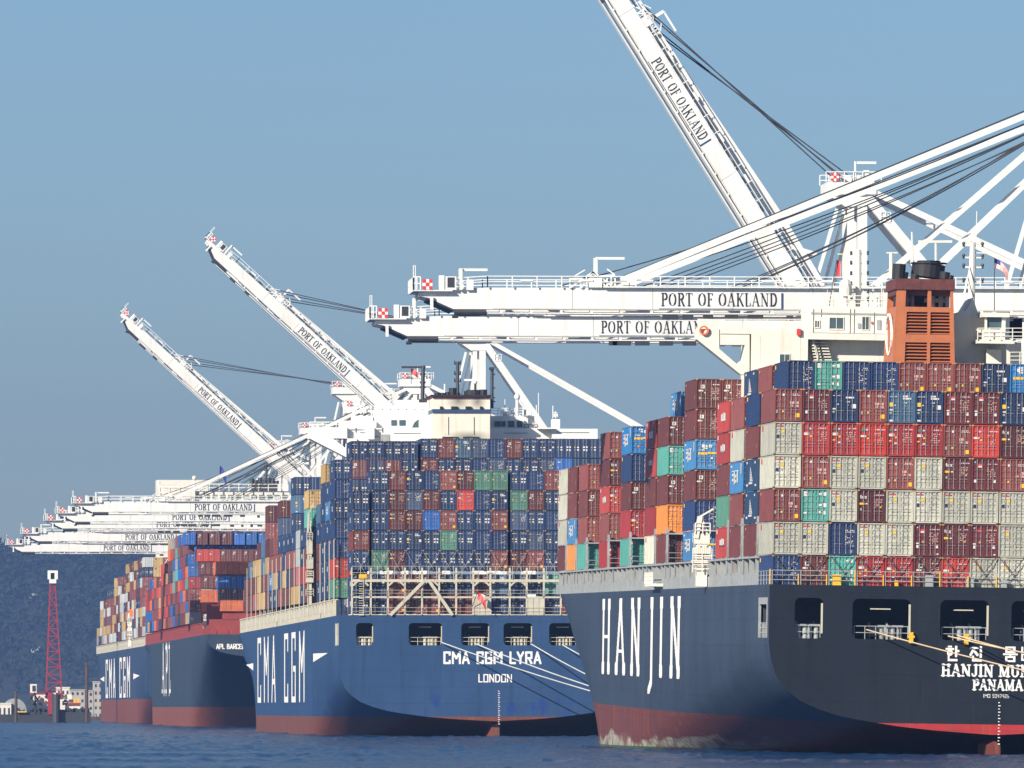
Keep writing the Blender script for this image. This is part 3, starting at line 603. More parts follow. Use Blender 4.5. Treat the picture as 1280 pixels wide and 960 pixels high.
    if code in 'Bb': return [(.34, .62, .84, .89, 'w'), (.28, .40, .74, .84, 'w'), (.56, .68, .74, .84, 'w'), (.42, .54, .76, .82, 'w'), (.34, .62, .69, .74, 'w'), (.18, .40, .64, .67, 'w'), (.14, .50, .50, .58, 'y'), (.52, .86, .53, .59, 'y'), (.62, .72, .36, .42, 'w'), (.28, .36, .22, .30, 'o')]+dashes(R, .55, .9, .12, .3, 3, 'w', .4)
    if code == 'Y': return [(.2, .34, .78, .88, 'k'), (.24, .3, .81, .85, 'w')]+dashes(R, .6, .9, .5, .85, 4, 'o', .5)
    if code in 'WZ': return dashes(R, .58, .92, .6, .85, 4, 'k', .6)
    return dashes(R, .10, .34, .80, .85, 1, 'w', 1)+dashes(R, .58, .92, .45, .84, 6, 'w', .5)+[(.10, .18, .5, .56, 'y')]
# port-side emblems: (y0,y1,z0,z1,mark), fractions of length from the door end and of height
def side_marks(code):
    if code == 't': return [(.80-.0, .88, .86, .93, 'w'), (.18, .26, .84, .91, 'w'), (.12, .24, .14, .2, 'w'), (.76, .88, .16, .23, 'w')]+[(.42-.22*(i/9.0)*.0-.0+.02*i, .50+.035*i*.0+.03*i*0+.02*i, .78-.045*i-.04, .78-.045*i, 'w') for i in range(0)]+[(.55-.16*i/8, .60+.02*i/8, .74-.05*i-.035, .74-.05*i, 'w') for i in range(9)]+[(.42, .70, .22, .28, 'w')]
    if code in 'Bb': return [(.80, .92, .84, .90, 'w'), (.06, .12, .6, .92, 'w'), (.34, .42, .34, .70, 'w'), (.45, .56, .34, .44, 'w'), (.45, .56, .50, .60, 'w'), (.58, .66, .30, .72, 'w'), (.68, .80, .40, .48, 'w'), (.68, .80, .56, .64, 'w'), (.30, .82, .70, .73, 'w')]
    if code == 'l': return [(.84, .92, .80, .93, 'w'), (.30, .42, .38, .62, 'w'), (.44, .52, .38, .64, 'w'), (.54, .66, .38, .60, 'w'), (.30, .66, .38, .43, 'w')]
    if code in 'Cc': return [(.82, .90, .78, .94, 'r')]
    if code == 'n': return [(.38, .46, .40, .66, 'w'), (.52, .60, .40, .66, 'w'), (.38, .60, .50, .56, 'w'), (.8, .86, .85, .9, 'w')]
    if code in 'NK': return [(.84, .92, .80, .92, 'y')]
    if code == 'R': return [(.84, .90, .82, .9, 'p')]
    if code in 'xMf': return [(.84, .9, .82, .88, 'p'), (.06, .1, .3, .42, 'o')]
    return []
HC = 2.896; CW, CL = 2.438, 12.19; _cm = {}
def cmesh(kind, code, h, var=0):
    key = (kind, code, h, var if 'door' in kind else 0)
    if key in _cm: return _cm[key]
    mb = MB(); X, Y, p = CW/2, CL/2, .09
    if kind == 'body':
        for sx in (-1, 1):                       # corrugated side walls
            n = 40; xs = []; 
            for i in range(n+1):
                y = -Y+.15+(2*Y-.3)*i/n; xs.append((y, X-(.04 if (i//2) % 2 else .0)-.01))
            for (ya, xa), (yb, xb) in zip(xs[:-1], xs[1:]): mb.quad((sx*xa, ya, .16), (sx*xb, yb, .16), (sx*xb, yb, h-.08), (sx*xa, ya, h-.08))
            mb.box(sx*X-(.1 if sx > 0 else 0), sx*X+(0 if sx > 0 else .1), -Y+.001, Y-.001, .02, .17, 0); mb.box(sx*X-(.08 if sx > 0 else 0), sx*X+(0 if sx > 0 else .08), -Y+.001, Y-.001, h-.09, h-.03, 0)
            for sy in (-1, 1):
                mb.box(min(sx*X, sx*(X-.12)), max(sx*X, sx*(X-.12)), min(sy*Y, sy*(Y-.15)), max(sy*Y, sy*(Y-.15)), .12, h-.12, 0)
                for z0, mk in ((0, 's'), (h-.122, 'o')):
                    mb.box(min(sx*(X+.004), sx*(X-.18)), max(sx*(X+.004), sx*(X-.18)), min(sy*(Y+.004), sy*(Y-.16)), max(sy*(Y+.004), sy*(Y-.16)), z0, z0+.122, mi(mk))
        n = 24
        for i in range(n):
            ya, yb = -Y+2*Y*i/n, -Y+2*Y*(i+1)/n; z = h-.05-(.03 if i % 2 else 0); mb.box(-X+.08, X-.08, ya+.02, yb-.02, z-.03, z)
        mb.quad((-X+.02, Y-.03, .1), (X-.02, Y-.03, .1), (X-.02, Y-.03, h-.1), (-X+.02, Y-.03, h-.1)); mb.quad((-X, -Y+.1, .15), (X, -Y+.1, .15), (X, Y-.1, .15), (-X, Y-.1, .15), mi('s'))
        mb.box(-X+.12, X-.12, -Y+.002, -Y+.12, .03, .15); mb.box(-X+.12, X-.12, -Y+.002, -Y+.12, h-.12, h-.02)
        for a, b, c, d, k in side_marks(code):
            mb.quad((-X-.012, -Y+CL*b, h*c), (-X-.012, -Y+CL*a, h*c), (-X-.012, -Y+CL*a, h*d), (-X-.012, -Y+CL*b, h*d), mi(k))
    elif kind in ('doorL', 'doorR'):
        x0, x1 = (-X+.13, -.012) if kind == 'doorL' else (.012, X-.13); z0, z1 = .17, h-.14; yb = -Y+.075
        nb = 5; zs = []
        for i in range(nb):                      # horizontal pressed panels
            a = z0+(z1-z0)*i/nb; b = z0+(z1-z0)*(i+1)/nb; d = (b-a)
            zs += [(a, 0), (a+d*.18, 0), (a+d*.30, .045), (a+d*.88, .045), (a+d*.999, 0)]
        zs.append((z1, 0))
        for (za, da), (zb, db) in zip(zs[:-1], zs[1:]): mb.quad((x0+.08, yb+da, za), (x1-.08, yb+da, za), (x1-.08, yb+db, zb), (x0+.08, yb+db, zb))
        for a, b in ((x0, x0+.08), (x1-.08, x1)): mb.box(a, b, yb-.01, yb+.05, z0, z1)
        VR = random.Random(var*31+ord(code)); jx, jz = VR.uniform(-.012, .012), VR.uniform(-.015, .015)
        for xa, xb, za, zb, k in livery(code):
            if var and VR.random() < .22: continue
            xa, xb, za, zb = xa+jx, xb+jx, za+jz, zb+jz
            A, B_ = -X+CW*xa, -X+CW*xb
            if (kind == 'doorL' and A < 0) or (kind == 'doorR' and A >= 0):
                if kind == 'doorL': B_ = min(B_, -.015)
                mb.quad((A, yb-.02, h*za), (B_, yb-.02, h*za), (B_, yb-.02, h*zb), (A, yb-.02, h*zb), mi(k))
    elif kind == 'bar':
        barm = mi('v') if code not in 'Cc' else mi('e')
        mb.tube((0, -Y+.03, .06), (0, -Y+.03, h-.06), .022, 6, barm)
        for z in (.2, h*.35, h*.65, h-.2): mb.box(-.05, .05, -Y+.0, -Y+.05, z-.035, z+.035, barm)
        mb.box(0, .28, -Y+.015, -Y+.035, h*.345, h*.345+.03, barm)
    me = mb.mesh('container_'+kind, SLOTS); _cm[key] = me; return me
STUFF = MB(); NIND = [0]; DONE = set(); LABELS = set()
def jit(code, R):
    c = CC[code]; k = R.uniform(.82, 1.16); g = R.uniform(0, .07); av = sum(c)/3
    return tuple(max(0, (v*(1-g)+av*g)*k) for v in c)
CR = random.Random(21); CR2_ = random.Random(8)
def container(ship, x, y, z, code, label=None, group=None, h=HC, weather=0, force_stuff=False):
    """x: left edge, y: door end, z: floor, in ship coordinates"""
    col = jit(code, CR)
    M = ship.M @ Matrix.Translation((x+CW/2+CR.uniform(-.02, .02), y+CL/2+CR.uniform(-.04, .04), z))
    if label is None or force_stuff:
        s = STUFF; b0 = len(s.v); s.col = col
        X, Y = CW/2, CL/2; s.box(-X, X, -Y, Y, 0.03, h-.02)
        s.col = tuple(c*.55 for c in col); s.box(-.03, .03, -Y-.02, -Y, .15, h-.15)
        for xx in (-.82, -.36, .36, .82): s.col = (.30, .31, .31) if code not in 'Cc' else (.3, .3, .25); s.box(xx-.03, xx+.03, -Y-.05, -Y-.02, .1, h-.1)
        pal = dict(w=(.7, .69, .66), y=(.75, .42, .03), k=(.03, .03, .06), r=(.6, .06, .06), g=(.02, .22, .12), b=(.3, .5, .75), o=(.4, .22, .08), p=(.5, .3, .26), e=(.28, .29, .27))
        for xa, xb, za, zb, k in livery(code):
            if (xb-xa)*(zb-za) < .0035: continue
            s.col = pal[k]; s.quad((-X+CW*xa, -Y-.06, h*za), (-X+CW*xb, -Y-.06, h*za), (-X+CW*xb, -Y-.06, h*zb), (-X+CW*xa, -Y-.06, h*zb))
        for a, b, c, d, k in side_marks(code):
            s.col = pal[k]; s.quad((-X-.03, -Y+CL*b, h*c), (-X-.03, -Y+CL*a, h*c), (-X-.03, -Y+CL*a, h*d), (-X-.03, -Y+CL*b, h*d))
        for i in range(b0, len(s.v)): s.v[i] = tuple(M @ Vector(s.v[i]))
        s.col = None; return
    NIND[0] += 1
    assert label not in LABELS, label
    if len(label.split()) > 16: print('LONG', label)
    LABELS.add(label)
    VV = CR2_.randrange(5)
    r = empty('shipping_container', M); tag(r, label, 'shipping container', group)
    def part(name, kind, parent, loc=(0, 0, 0)):
        o = bpy.data.objects.new(name, cmesh(kind, code, h)); COL.objects.link(o); o.parent = parent; o.location = loc; o.color = (*col, 1); return o
    part('body', 'body', r)
    for kd, xs in (('doorL', (-.70, -.28)), ('doorR', (.28, .70))):
        d = part('door', kd, r)
        d.data = cmesh(kd, code, h, VV)
        for xx in xs: part('locking_bar', 'bar', d, (xx, 0, 0))
ORD = ['', 'first', 'second', 'third', 'fourth', 'fifth', 'sixth', 'seventh', 'eighth', 'ninth', 'tenth', 'eleventh', 'twelfth', 'thirteenth', 'fourteenth', 'fifteenth', 'sixteenth', 'seventeenth', 'eighteenth']

# ================================================================== SHIP 1 (nearest)
S1 = Ship('container_ship', 79.0, 811.0, 40.3, 302, 15.05, trim=.5, heel=.8)
tag(S1.root, 'nearest container ship, dark navy stern and side lettered in white, orange funnel above', 'container ship', 'container ships moored along the wharf')
OP1 = [(2.25, 4.75), (7.35, 12.5), (15.1, 19.4), (21.4, 25.6), (28.0, 33.1), (35.6, 38.1)]
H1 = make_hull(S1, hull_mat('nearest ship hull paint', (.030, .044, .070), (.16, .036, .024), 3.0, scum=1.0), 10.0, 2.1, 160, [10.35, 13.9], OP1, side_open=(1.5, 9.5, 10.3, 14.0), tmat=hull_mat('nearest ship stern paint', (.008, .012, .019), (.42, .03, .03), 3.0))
fairleads(S1, OP1, 10.35, M_GREY)
def side_text(s, txt, font, wt, pxs, D0, D1, z0, z1, sp_=.34, asp=None):
    """white letters along the port side; D0..D1 run from bow-most to stern-most letter"""
    y0, y1 = D0-s.Y, D1-s.Y
    return letters(txt, font, wt, lambda u, v: (-.03, y0-u, z0+v), y0-y1, z1-z0, space=sp_, mat=M_LETW, parent=s.root, asp=asp)
side_text(S1, ['_'+c for c in 'HANJIN'], SG, dict(H=.08, F=.115, B=.045), None, 996, 899, 6.6, 14.0, .5, .45)
letters('HANJIN MUMBAI', G, SLAB, lambda u, v: (15.25+u, -.03, 7.25+v), 10.1, .95, mat=M_LETW, parent=S1.root, n=36, name='name_lettering')
letters('PANAMA', G, SLAB, lambda u, v: (18.05+u, -.03, 6.05+v), 4.45, .85, mat=M_LETW, parent=S1.root, n=36, name='port_lettering')
letters('IMO 9347425', dict(SG), THINB, lambda u, v: (19.0+u, -.03, 5.38+v), 2.3, .28, mat=M_LETW, parent=S1.root, n=14, name='number_lettering')
for ch, x in (('한', 15.6), ('진', 17.75), ('뭄', 20.75), ('바', 22.3), ('이', 23.9)):
    letters(ch, SG, dict(H=.15), lambda u, v, x=x: (x+u, -.03, 8.6+v), 1.25, 1.2, mat=M_LETW, parent=S1.root, n=30, name='korean_lettering')
mb = MB()
for i in range(14): mb.box(20.35, 20.35+(.2 if i % 2 else .12), -.03, -.01, 4.9-i*.28, 4.98-i*.28)
mb.build('draught_marks', M_LETW, S1.root)
# rudder
mb = MB(); mb.prism([(19.5, -3), (20.7, -3), (20.7, 1.1), (20.2, 1.6), (19.5, 1.2)], .8, 7.5); mb.build('rudder', H1.data.materials[0], S1.root)
# side gallery below the stacks: bulwark plates and pillars
def gallery(s, y0, y1, z0, z1, mat, style):
    R = random.Random(5); B = s.B
    for side in (0, 1):
        mb = MB(); x0 = .12 if side == 0 else B-.32; x1 = x0+.2
        if style == 'pillars':
            sg = 1 if side == 0 else -1; xo = .12 if side == 0 else B-.12
            y = y0
            while y < y1-1:
                zr_ = z0+(z1-z0)*R.choice((.40, .42, .36))
                w = R.uniform(2.6, 5.0); mb.box(min(xo, xo+.12*sg), max(xo, xo+.12*sg), y+.1, y+w, z0, zr_); mb.box(min(xo, xo+.5*sg), max(xo, xo+.5*sg), y, y+.12, z0, zr_+.1)
                y += w+R.uniform(.3, 1.3)
            y = y0+.6; zm = z0+(z1-z0)*.36
            while y < y1-1.6:
                xs = [xo-.04*sg, xo+.50*sg, xo+.40*sg, xo-.04*sg]
                mb.add([(xs[0], y, zm), (xs[1], y, zm), (xs[2], y, z1-.3), (xs[3], y, z1-.3), (xs[0], y+.16, zm), (xs[1], y+.16, zm), (xs[2], y+.16, z1-.3), (xs[3], y+.16, z1-.3)],
                                [(0,1,2,3),(7,6,5,4),(0,4,5,1),(1,5,6,2),(2,6,7,3),(3,7,4,0)])
                if R.random() < .4: mb.box(min(xo, xo+.1*sg), max(xo, xo+.1*sg), y, y+1.2, zm, z1-.3)
                y += R.choice((4.7, 5.2, 5.9))
        elif style == 'plate':
            H_ = z1-z0; y = y0
            while y < y1-10:
                L_ = 9.2
                mb.box(x0, x1, y, y+L_, z0+H_*.30, z0+H_*.52)                    # solid strake
                mb.box(x0, x1, y, y+5.0, z0+H_*.52, z1-.2); mb.box(x0, x1, y+5.0, y+L_, z0+H_*.80, z1-.2)   # with a hole beside each frame
                for k in range(3): mb.box(x0, x1, y+k*L_/3, y+k*L_/3+1.2+R.uniform(0, .8), z0, z0+H_*.30)
                y += L_
            mb.box(x0, x1, y, y1, z0, z1-.2)
        else:
            mb.box(x0, x1, y0, y1, z0, z0+(z1-z0)*.62); mb.box(x0, x1, y0, y1, z0+(z1-z0)*.86, z1-.2)
            y = y0
            while y < y1-2: mb.box(x0, x1, y, y+1.7, z0+(z1-z0)*.62, z0+(z1-z0)*.86); y += 2.6
        mb.box(x0-.1, x1+.3, y0, y1, z1-.35, z1-.18)
        mb.build('side_gallery', mat, s.root)
        w = MB(); xi = (.72 if style == 'pillars' else .36) if side == 0 else B-(.92 if style == 'pillars' else .56); w.box(xi, xi+.2, y0, y1, z0, z1-.4); w.build('coaming', M_STEELD if style != 'band' else mat, s.root)  # coaming coloured dark to put shade into the gallery gaps, band style excepted
ZB1 = 14.75
gallery(S1, 13.5, 252, 15.05, ZB1+HC+.15, M_GREY, 'pillars')
C0 = .28; PX = 2.5; PZ = HC+.03
YB = {1: 1.0, 2: 15.0, 3: 30.0, 4: 43.5, 5: 78.5, 6: 109, 7: 123, 8: 153.6, 9: 182, 10: 212, 11: 227.4, 12: 242}
g1 = 'shipping containers stacked on the nearest ship'
front = ['CxffD', None]
rows1 = ['RfaRLaffaRNT', 'CddedDReXRaD', 'CRCCRCxfRCRM', 'RTCxCCCCCxCR', 'CCNCCfxfCCMN', 'NMTDdMeCCRCT']
rows1 = [r.replace('X', 'x') for r in rows1]
for ti, row in enumerate(rows1):                       # ti 0 = highest of the six
    t = 5-ti
    for c, code in enumerate(row):
        lab = f"{CN[code]} container, {ORD[c+1]} from the left in the {ORD[ti+2]} row down, nearest ship's stern" if c < 9 else None
        container(S1, C0+c*PX, YB[1], ZB1+t*PZ, code, lab, g1)
for c, code in enumerate('NTNNRRRaBNRB'):
    lab = f"{CN[code]} container, {ORD[c+1]} from the left in the topmost row, nearest ship's stern" if c < 9 else None
    container(S1, C0+(c+1)*PX, YB[2], ZB1+6*PZ, code, lab, g1)
# side stacks: per bay the outermost column from the second tier up, then further columns
SIDE1 = {2: ['MttMN'], 3: ['MRbCR', '.....R'], 4: ['lGMll', '.....t'],
         5: ['bNMbMM', '.eM.MM', '.MMMMM'], 6: ['MOMTM', 'RMxTM', 'MMMMM'], 7: ['cDMll', '.MRMMb'], 8: ['TDMNB', 'TRMNB', 'MMNMM'],
         9: ['DRlxR', 'MMRxR', 'NNMR'], 10: ['TRMR', 'MRMP', 'MNRM'], 11: ['ObMM', 'MRM'], 12: ['MCCC', 'RMCM']}
side_words = 'near the stern'
for b, cols in SIDE1.items():
    for c, col in enumerate(cols):
        for t, code in enumerate(col):
            if code == '.': continue
            tt = t+2
            if c == 0: lab = f"{CN[code]} container, {ORD[t+1]} tier up, {ORD[b-1]} side stack from stern, nearest ship"
            elif c == 1: lab = f"{CN[code]} container one row inboard, {ORD[t+1]} tier up, {ORD[b-1]} stack from stern, nearest ship"
            else: lab = None
            container(S1, C0+c*PX, YB[b], ZB1+(tt-1)*PZ, code, lab, g1)
# inner columns hidden by the outer ones, seen only edge-on from above
for b in (2, 3, 4):
    for c in range(1, 12):
        for t in ((5,) if c > 1 else (4, 5)): container(S1, C0+c*PX, YB[b], ZB1+t*PZ, random.choice('MRNMTC'))
    if b != 2:
        for c in range(2, 12): container(S1, C0+c*PX, YB[b], ZB1+6*PZ, random.choice('MRNMTC'))
# lashing bridges between the bays and lashing rods
for b in range(2, 13):
    mb = MB(); y = YB[b]-.75; top = ZB1+2*PZ+.6
    for x in (.2, 2.65, 5.15, 7.7, 12.7, 17.7, 22.7, 27.7, 32.7, 37.7, 40.0):
        mb.box(x, x+.22, y, y+.45, 15.0, top)
    for z in (ZB1+PZ-.1, ZB1+2*PZ-.1): mb.box(.1, 40.2, y, y+.6, z, z+.14)
    mb.rail((.2, y, ZB1+PZ), (40, y, ZB1+PZ), 1.0, 2.5, .03, 2)
    mb.build('lashing_bridge', M_GREY, S1.root)
def rods(s, xs, y, z0, z1, mat, wide=2.3):
    mb = MB()
    for x in xs:
        mb.beam((x+.1, y, z0), (x+wide, y, z1), .06); mb.beam((x+wide, y-.06, z0), (x+.1, y-.06, z1), .06)
    mb.build('lashing_rods', mat, s.root)
rods(S1, [C0+PX*c for c in range(0, 16)], .8, ZB1+.1, ZB1+PZ*1.0, M_STEELD)
# stern rail with boxes and posts on it
mb = MB(); mb.rail((.3, .35, 15.05), (40, .35, 15.05), 1.25, 2.5, .035, 3); mb.rail((.25, .3, 15.05), (.25, 13, 15.05), 1.2, 2.5, .035, 3); mb.build('stern_rail', M_GREY, S1.root)
for x, w, hh, mt in ((5.6, .75, .95, M_YEL), (11.1, .3, .5, M_YEL), (13.8, .7, 1.0, M_GREY), (17.4, .7, .9, M_GREY), (20.5, .5, .7, M_GREY), (24.0, .7, .9, M_GREY)):
    mb = MB(); mb.box(x, x+w, .42, .8, 15.05, 15.05+hh); mb.box(x+.06, x+w-.06, .40, .418, 15.2, 15.05+hh-.1); mb.build('deck_box', mt, S1.root)
mb = MB()
for i in range(9): mb.box(.0+i*2.5, .09+i*2.5, .2, .3, 15.05, 16.0+.4*(i % 3 == 0))
mb.build('yellow_posts', M_YEL, S1.root)
# open side port at the quarter
mb = MB()
for a, b in ((1.5, 2.1), (8.9, 9.5)): mb.box(-.04, .15, a, b, 10.35, 13.9)
mb.box(-.04, .15, 2.1, 8.9, 13.3, 13.9); mb.rail((.2, 1.6, 10.35), (.2, 9.4, 10.35), 1.3, 1.4, .05, 3)
mb.tube((.7, 5, 10.35), (.7, 5, 13), .18, 8); mb.build('side_port_frame', M_GREY, S1.root)

# --- superstructure of the nearest ship
D = 880
hs = MB()
S1.bx(hs, 937, 1110, 419, 560, D, 10)                      # lower block up to bridge wings deck
S1.bx(hs, 1110, 1262, 398, 560, D+2, 8)
S1.bx(hs, 1013, 1112, 384, 416, D+1, 9)                    # bridge block
sup = hs.build('superstructure', M_SHIPW, S1.root)
wg = MB()
S1.bx(wg, 900, 1010, 411, 417, D-1.4, 8)                   # wing floor slab
S1.bx(wg, 1010, 1108, 418, 424, D-1.9, 8)
S1.bx(wg, 872, 905, 399, 412, D-1.2, .3)
def lpoly(s, mb, pts, D, dy, m=0):
    q = [s.l(x, y, D) for x, y in pts]; mb.prism([(v.x, v.z) for v in q], q[0].y, q[0].y+dy, m)
lpoly(S1, wg, [(871, 411), (871, 424), (926, 468), (937, 468), (937, 459), (921, 455), (899, 436), (899, 411)], D-1.4, 2.5)
lpoly(S1, wg, [(899, 431), (937, 431), (937, 417), (899, 417)], D-1.3, 2.4)
lpoly(S1, wg, [(931, 431), (928, 450), (921, 455), (937, 459), (937, 431)], D-1.35, 2.4)
S1.bx(wg, 937, 1010, 417.2, 560, D-1.3, 2.3)
wg.build('bridge_wing', M_SHIPW, sup)
rl = MB(); a = S1.l(905, 411, D-1.2); b = S1.l(1012, 411, D-1.2); rl.rail(a, b, .9, 2.3, .05, 2); rl.build('wing_rail', M_SHIPW, sup)
lb = MB(); c = S1.l(880, 413, D-1.6)
for i in range(16):
    t0, t1 = rad(22.5*i), rad(22.5*(i+1)); lb.beam((c.x+.38*math.cos(t0), c.y, c.z+.38*math.sin(t0)), (c.x+.38*math.cos(t1), c.y, c.z+.38*math.sin(t1)), .16)
lb.build('lifebuoy', M_ORL, sup)
rb = MB(); S1.bx(rb, 996, 1001, 411, 419, D-1.7, .2); rb.build('fire_box', M_RED, sup)
for px0, px1, py0, py1, DD in ((1037, 1054, 397, 411, D+.98), (1019, 1024, 401, 409, D+.98), (975, 987, 443, 455, D-1.35), (1078, 1086, 396, 412, D+.98)):
    w = MB(); S1.bx(w, px0, px1, py0, py1, DD-.03, .05); wo_ = w.build('window', M_GLASS, sup)
    f = MB(); S1.bx(f, px0-1, px0, py0-1, py1+1, DD-.08, .1); S1.bx(f, px1, px1+1, py0-1, py1+1, DD-.08, .1); S1.bx(f, px0, px1, py0-1, py0, DD-.08, .1); S1.bx(f, px0, px1, py1, py1+1, DD-.08, .1)
    S1.bx(f, (px0+px1)/2-.4, (px0+px1)/2+.4, py0, py1, DD-.07, .03); f.build('window_frame', M_SHIPW, wo_)
st = MB()
for k in range(9): S1.bx(st, 1012+k*.8, 1022+k*.8, 424+k*3.6, 425.2+k*3.6, D-1.0, .8)
for k in range(9): S1.bx(st, 1024+k*1.0, 1033+k*1.0, 424+k*3.6, 425.2+k*3.6, D-1.0, .8)
st.rail(S1.l(1014, 425, D-1.1), S1.l(1022, 457, D-1.1), 1, 2, .04, 2); st.build('outside_stair', M_SHIPW, sup)
# monkey island: rails, mast, domes, radar
top = MB(); a = S1.l(1016, 384, D+1); b = S1.l(1108, 384, D+1); top.rail(a, b, 1.1, 1.2, .04, 3)
a = S1.l(1016, 384, D+8); b = S1.l(1108, 384, D+8); top.rail(a, b, 1.1, 1.2, .04, 3); top.build('roof_rail', M_SHIPW, sup)
m1 = MB(); LMP = []
m1.tube(S1.l(1073, 384, D+4), S1.l(1073, 312, D+4), .28, 8); 
for py in (318, 330, 343, 356, 366, 376):
    p = S1.l(1073, py, D+4); m1.beam(p+Vector((-.7, 0, 0)), p+Vector((.9, 0, .1)), .12); LMP.append((p+Vector((.9, 0, .25)), .13)); LMP.append((p+Vector((-.7, 0, .2)), .13))
p = S1.l(1073, 318, D+4); m1.beam(p+Vector((-2.0, 0, 0)), p, .09); m1.build('signal_mast', M_SHIPW, sup)
m2 = MB(); m2.tube(S1.l(1057, 400, D+3), S1.l(1057, 366, D+3), .22, 8); p = S1.l(1057, 358, D+3); m2.ball(p, .62, squash=1.25); m2.tube(p-Vector((0, 0, .9)), p, .6, 12); m2.build('satellite_dome', M_SHIPW, sup)
m3 = MB()
for i, (px, h_) in enumerate(((1086, 20), (1091, 30), (1097, 16), (1102, 34), (1030, 12), (1040, 18), (1048, 12), (1066, 22), (1104, 22))):
    m3.beam(S1.l(px, 384, D+5), S1.l(px, 384-h_, D+5), .07); m3.beam(S1.l(px-2, 384-h_*.7, D+5), S1.l(px+2, 384-h_*.7, D+5), .06)
for i in range(6): S1.bx(m3, 1020+i*14, 1026+i*14, 374+(i % 3)*2, 384, D+3, 1)
R5 = random.Random(5)
for _ in range(26):
    px = R5.uniform(1014, 1108); h_ = R5.uniform(4, 22); m3.beam(S1.l(px, 384, D+6), S1.l(px, 384-h_, D+6), .055)
    if R5.random() < .5: m3.beam(S1.l(px-R5.uniform(1, 4), 384-h_*.8, D+6), S1.l(px+R5.uniform(1, 4), 384-h_*.8, D+6), .055)
m3.build('aerials', M_SHIPW, sup)
pi_ = MB()
for px, py0, py1 in ((1016, 386, 418), (1026, 386, 396), (1062, 386, 418), (1067, 386, 417), (1092, 390, 417), (950, 419, 457), (960, 430, 431), (1000, 419, 457), (1030, 427, 457), (1090, 427, 457)): S1.bx(pi_, px, px+.7, py0, py1, (D-1.38 if px < 1008 else (D+.9 if py0 < 420 else D-.06)), .08)
for px0, px1, py in ((1014, 1110, 392), (1014, 1110, 417), (940, 1008, 430), (1012, 1106, 436)): S1.bx(pi_, px0, px1, py, py+.5, (D-1.38 if px1 < 1010 else (D+.92 if py < 420 else D-.05)), .05)
S1.bx(pi_, 1096, 1101, 400, 412, D+.9, .1); S1.bx(pi_, 1072, 1076, 404, 410, D+.85, .15); pi_.build('pipes', M_GREY, sup)
bx_ = MB(); S1.bx(bx_, 1089, 1091, 402, 405, D+.85, .1); S1.bx(bx_, 1033, 1035, 450, 457, D-.2, .1); bx_.build('red_locker', M_RED, sup)
# funnel
fd = 855
fn = MB(); zt_, zb_ = S1.l(1112, 350, fd).z, 15.0
def pxx(px, D): return S1.l(px, 400, D).x
xl0, xr0, xl1, xr1 = pxx(1116.5, fd), pxx(1194.5, fd), pxx(1121.5, fd), pxx(1190.5, fd); y0 = S1.l(1112, 400, fd).y; dy = 8.0
zmid = S1.l(1112, 383, fd).z; ztop = S1.l(1112, 348, fd).z
def xl(z): u = (z-S1.l(1150, 458, fd).z)/(ztop-S1.l(1150, 458, fd).z); return xl0+(xl1-xl0)*u
def xr(z): u = (z-S1.l(1150, 458, fd).z)/(ztop-S1.l(1150, 458, fd).z); return xr0+(xr1-xr0)*u
def fbox(mb, za, zb, fa, fb, ya, yb, m=0):
    """slab of the funnel between heights, fa..fb fractions across"""
    v = []
    for z in (za, zb):
        A = xl(z)+(xr(z)-xl(z))*fa; B_ = xl(z)+(xr(z)-xl(z))*fb
        v += [(A, ya, z), (B_, ya, z), (B_, yb, z), (A, yb, z)]
    mb.add(v, [(0,1,5,4),(1,2,6,5),(2,3,7,6),(3,0,4,7),(4,5,6,7),(3,2,1,0)], m)
zl_ = [S1.l(1150, py, fd).z for py in (457, 428, 418, 390)]
fbox(fn, S1.l(1150, 500, fd).z, zl_[0]-.001, 0, 1, y0, y0+dy)
fbox(fn, zl_[0], zmid, 0, 1, y0+.6, y0+dy)
for za, zb in ((zl_[0], zl_[1]), (zl_[2], zl_[3])):
    for fa, fb in ((0, .19), (.55, .60), (.93, 1)): fbox(fn, za, zb, fa, fb, y0, y0+.598)
fbox(fn, zl_[1]+.001, zl_[2]-.001, 0, 1, y0, y0+.598); fbox(fn, zl_[3]+.001, zmid, 0, 1, y0, y0+.598)
for fa, fb in ((0, .16), (.55, .61), (.95, 1)):
    for ya in (y0, y0+dy-.5): fbox(fn, zmid+.001, ztop-1.0, fa, fb, ya, ya+.5)
fun = fn.build('funnel', M_FUN, S1.root)
cp = MB(); fbox(cp, ztop-.999, ztop, -.04, 1.03, y0-.15, y0+dy); fbox(cp, ztop-1.5, ztop-1.0, -.01, 1.01, y0+.51, y0+dy-.51); cp.build('funnel_cap', plain('sooty funnel cap', (.12, .03, .025), .7, var=.5, scale=1.2, dirt=(.02, .015, .015), dirt_amt=.9), fun)
lv = MB()
for za, zb in ((zl_[0], zl_[1]), (zl_[2], zl_[3])):
    for k in range(7):
        z = za+(zb-za)*(k+.5)/7; hgt = (zb-za)/7
        for fa, fb in ((.19, .55), (.60, .93)):
            A, B_ = xl(z)+(xr(z)-xl(z))*fa, xl(z)+(xr(z)-xl(z))*fb
            lv.add([(A, y0+.05, z-hgt*.36), (B_, y0+.05, z-hgt*.36), (B_, y0+.5, z+hgt*.25), (A, y0+.5, z+hgt*.25), (A, y0+.05, z-hgt*.26), (B_, y0+.05, z-hgt*.26), (B_, y0+.5, z+hgt*.35), (A, y0+.5, z+hgt*.35)],
                   [(0,1,5,4),(1,2,6,5),(2,3,7,6),(3,0,4,7),(4,5,6,7),(3,2,1,0)])
lv.build('louvres', M_FUN, fun)
dk = MB()
for za, zb in ((zl_[0], zl_[1]), (zl_[2], zl_[3])):
    for fa, fb in ((.19, .55), (.60, .93)): fbox(dk, za, zb, fa, fb, y0+.55, y0+.59)
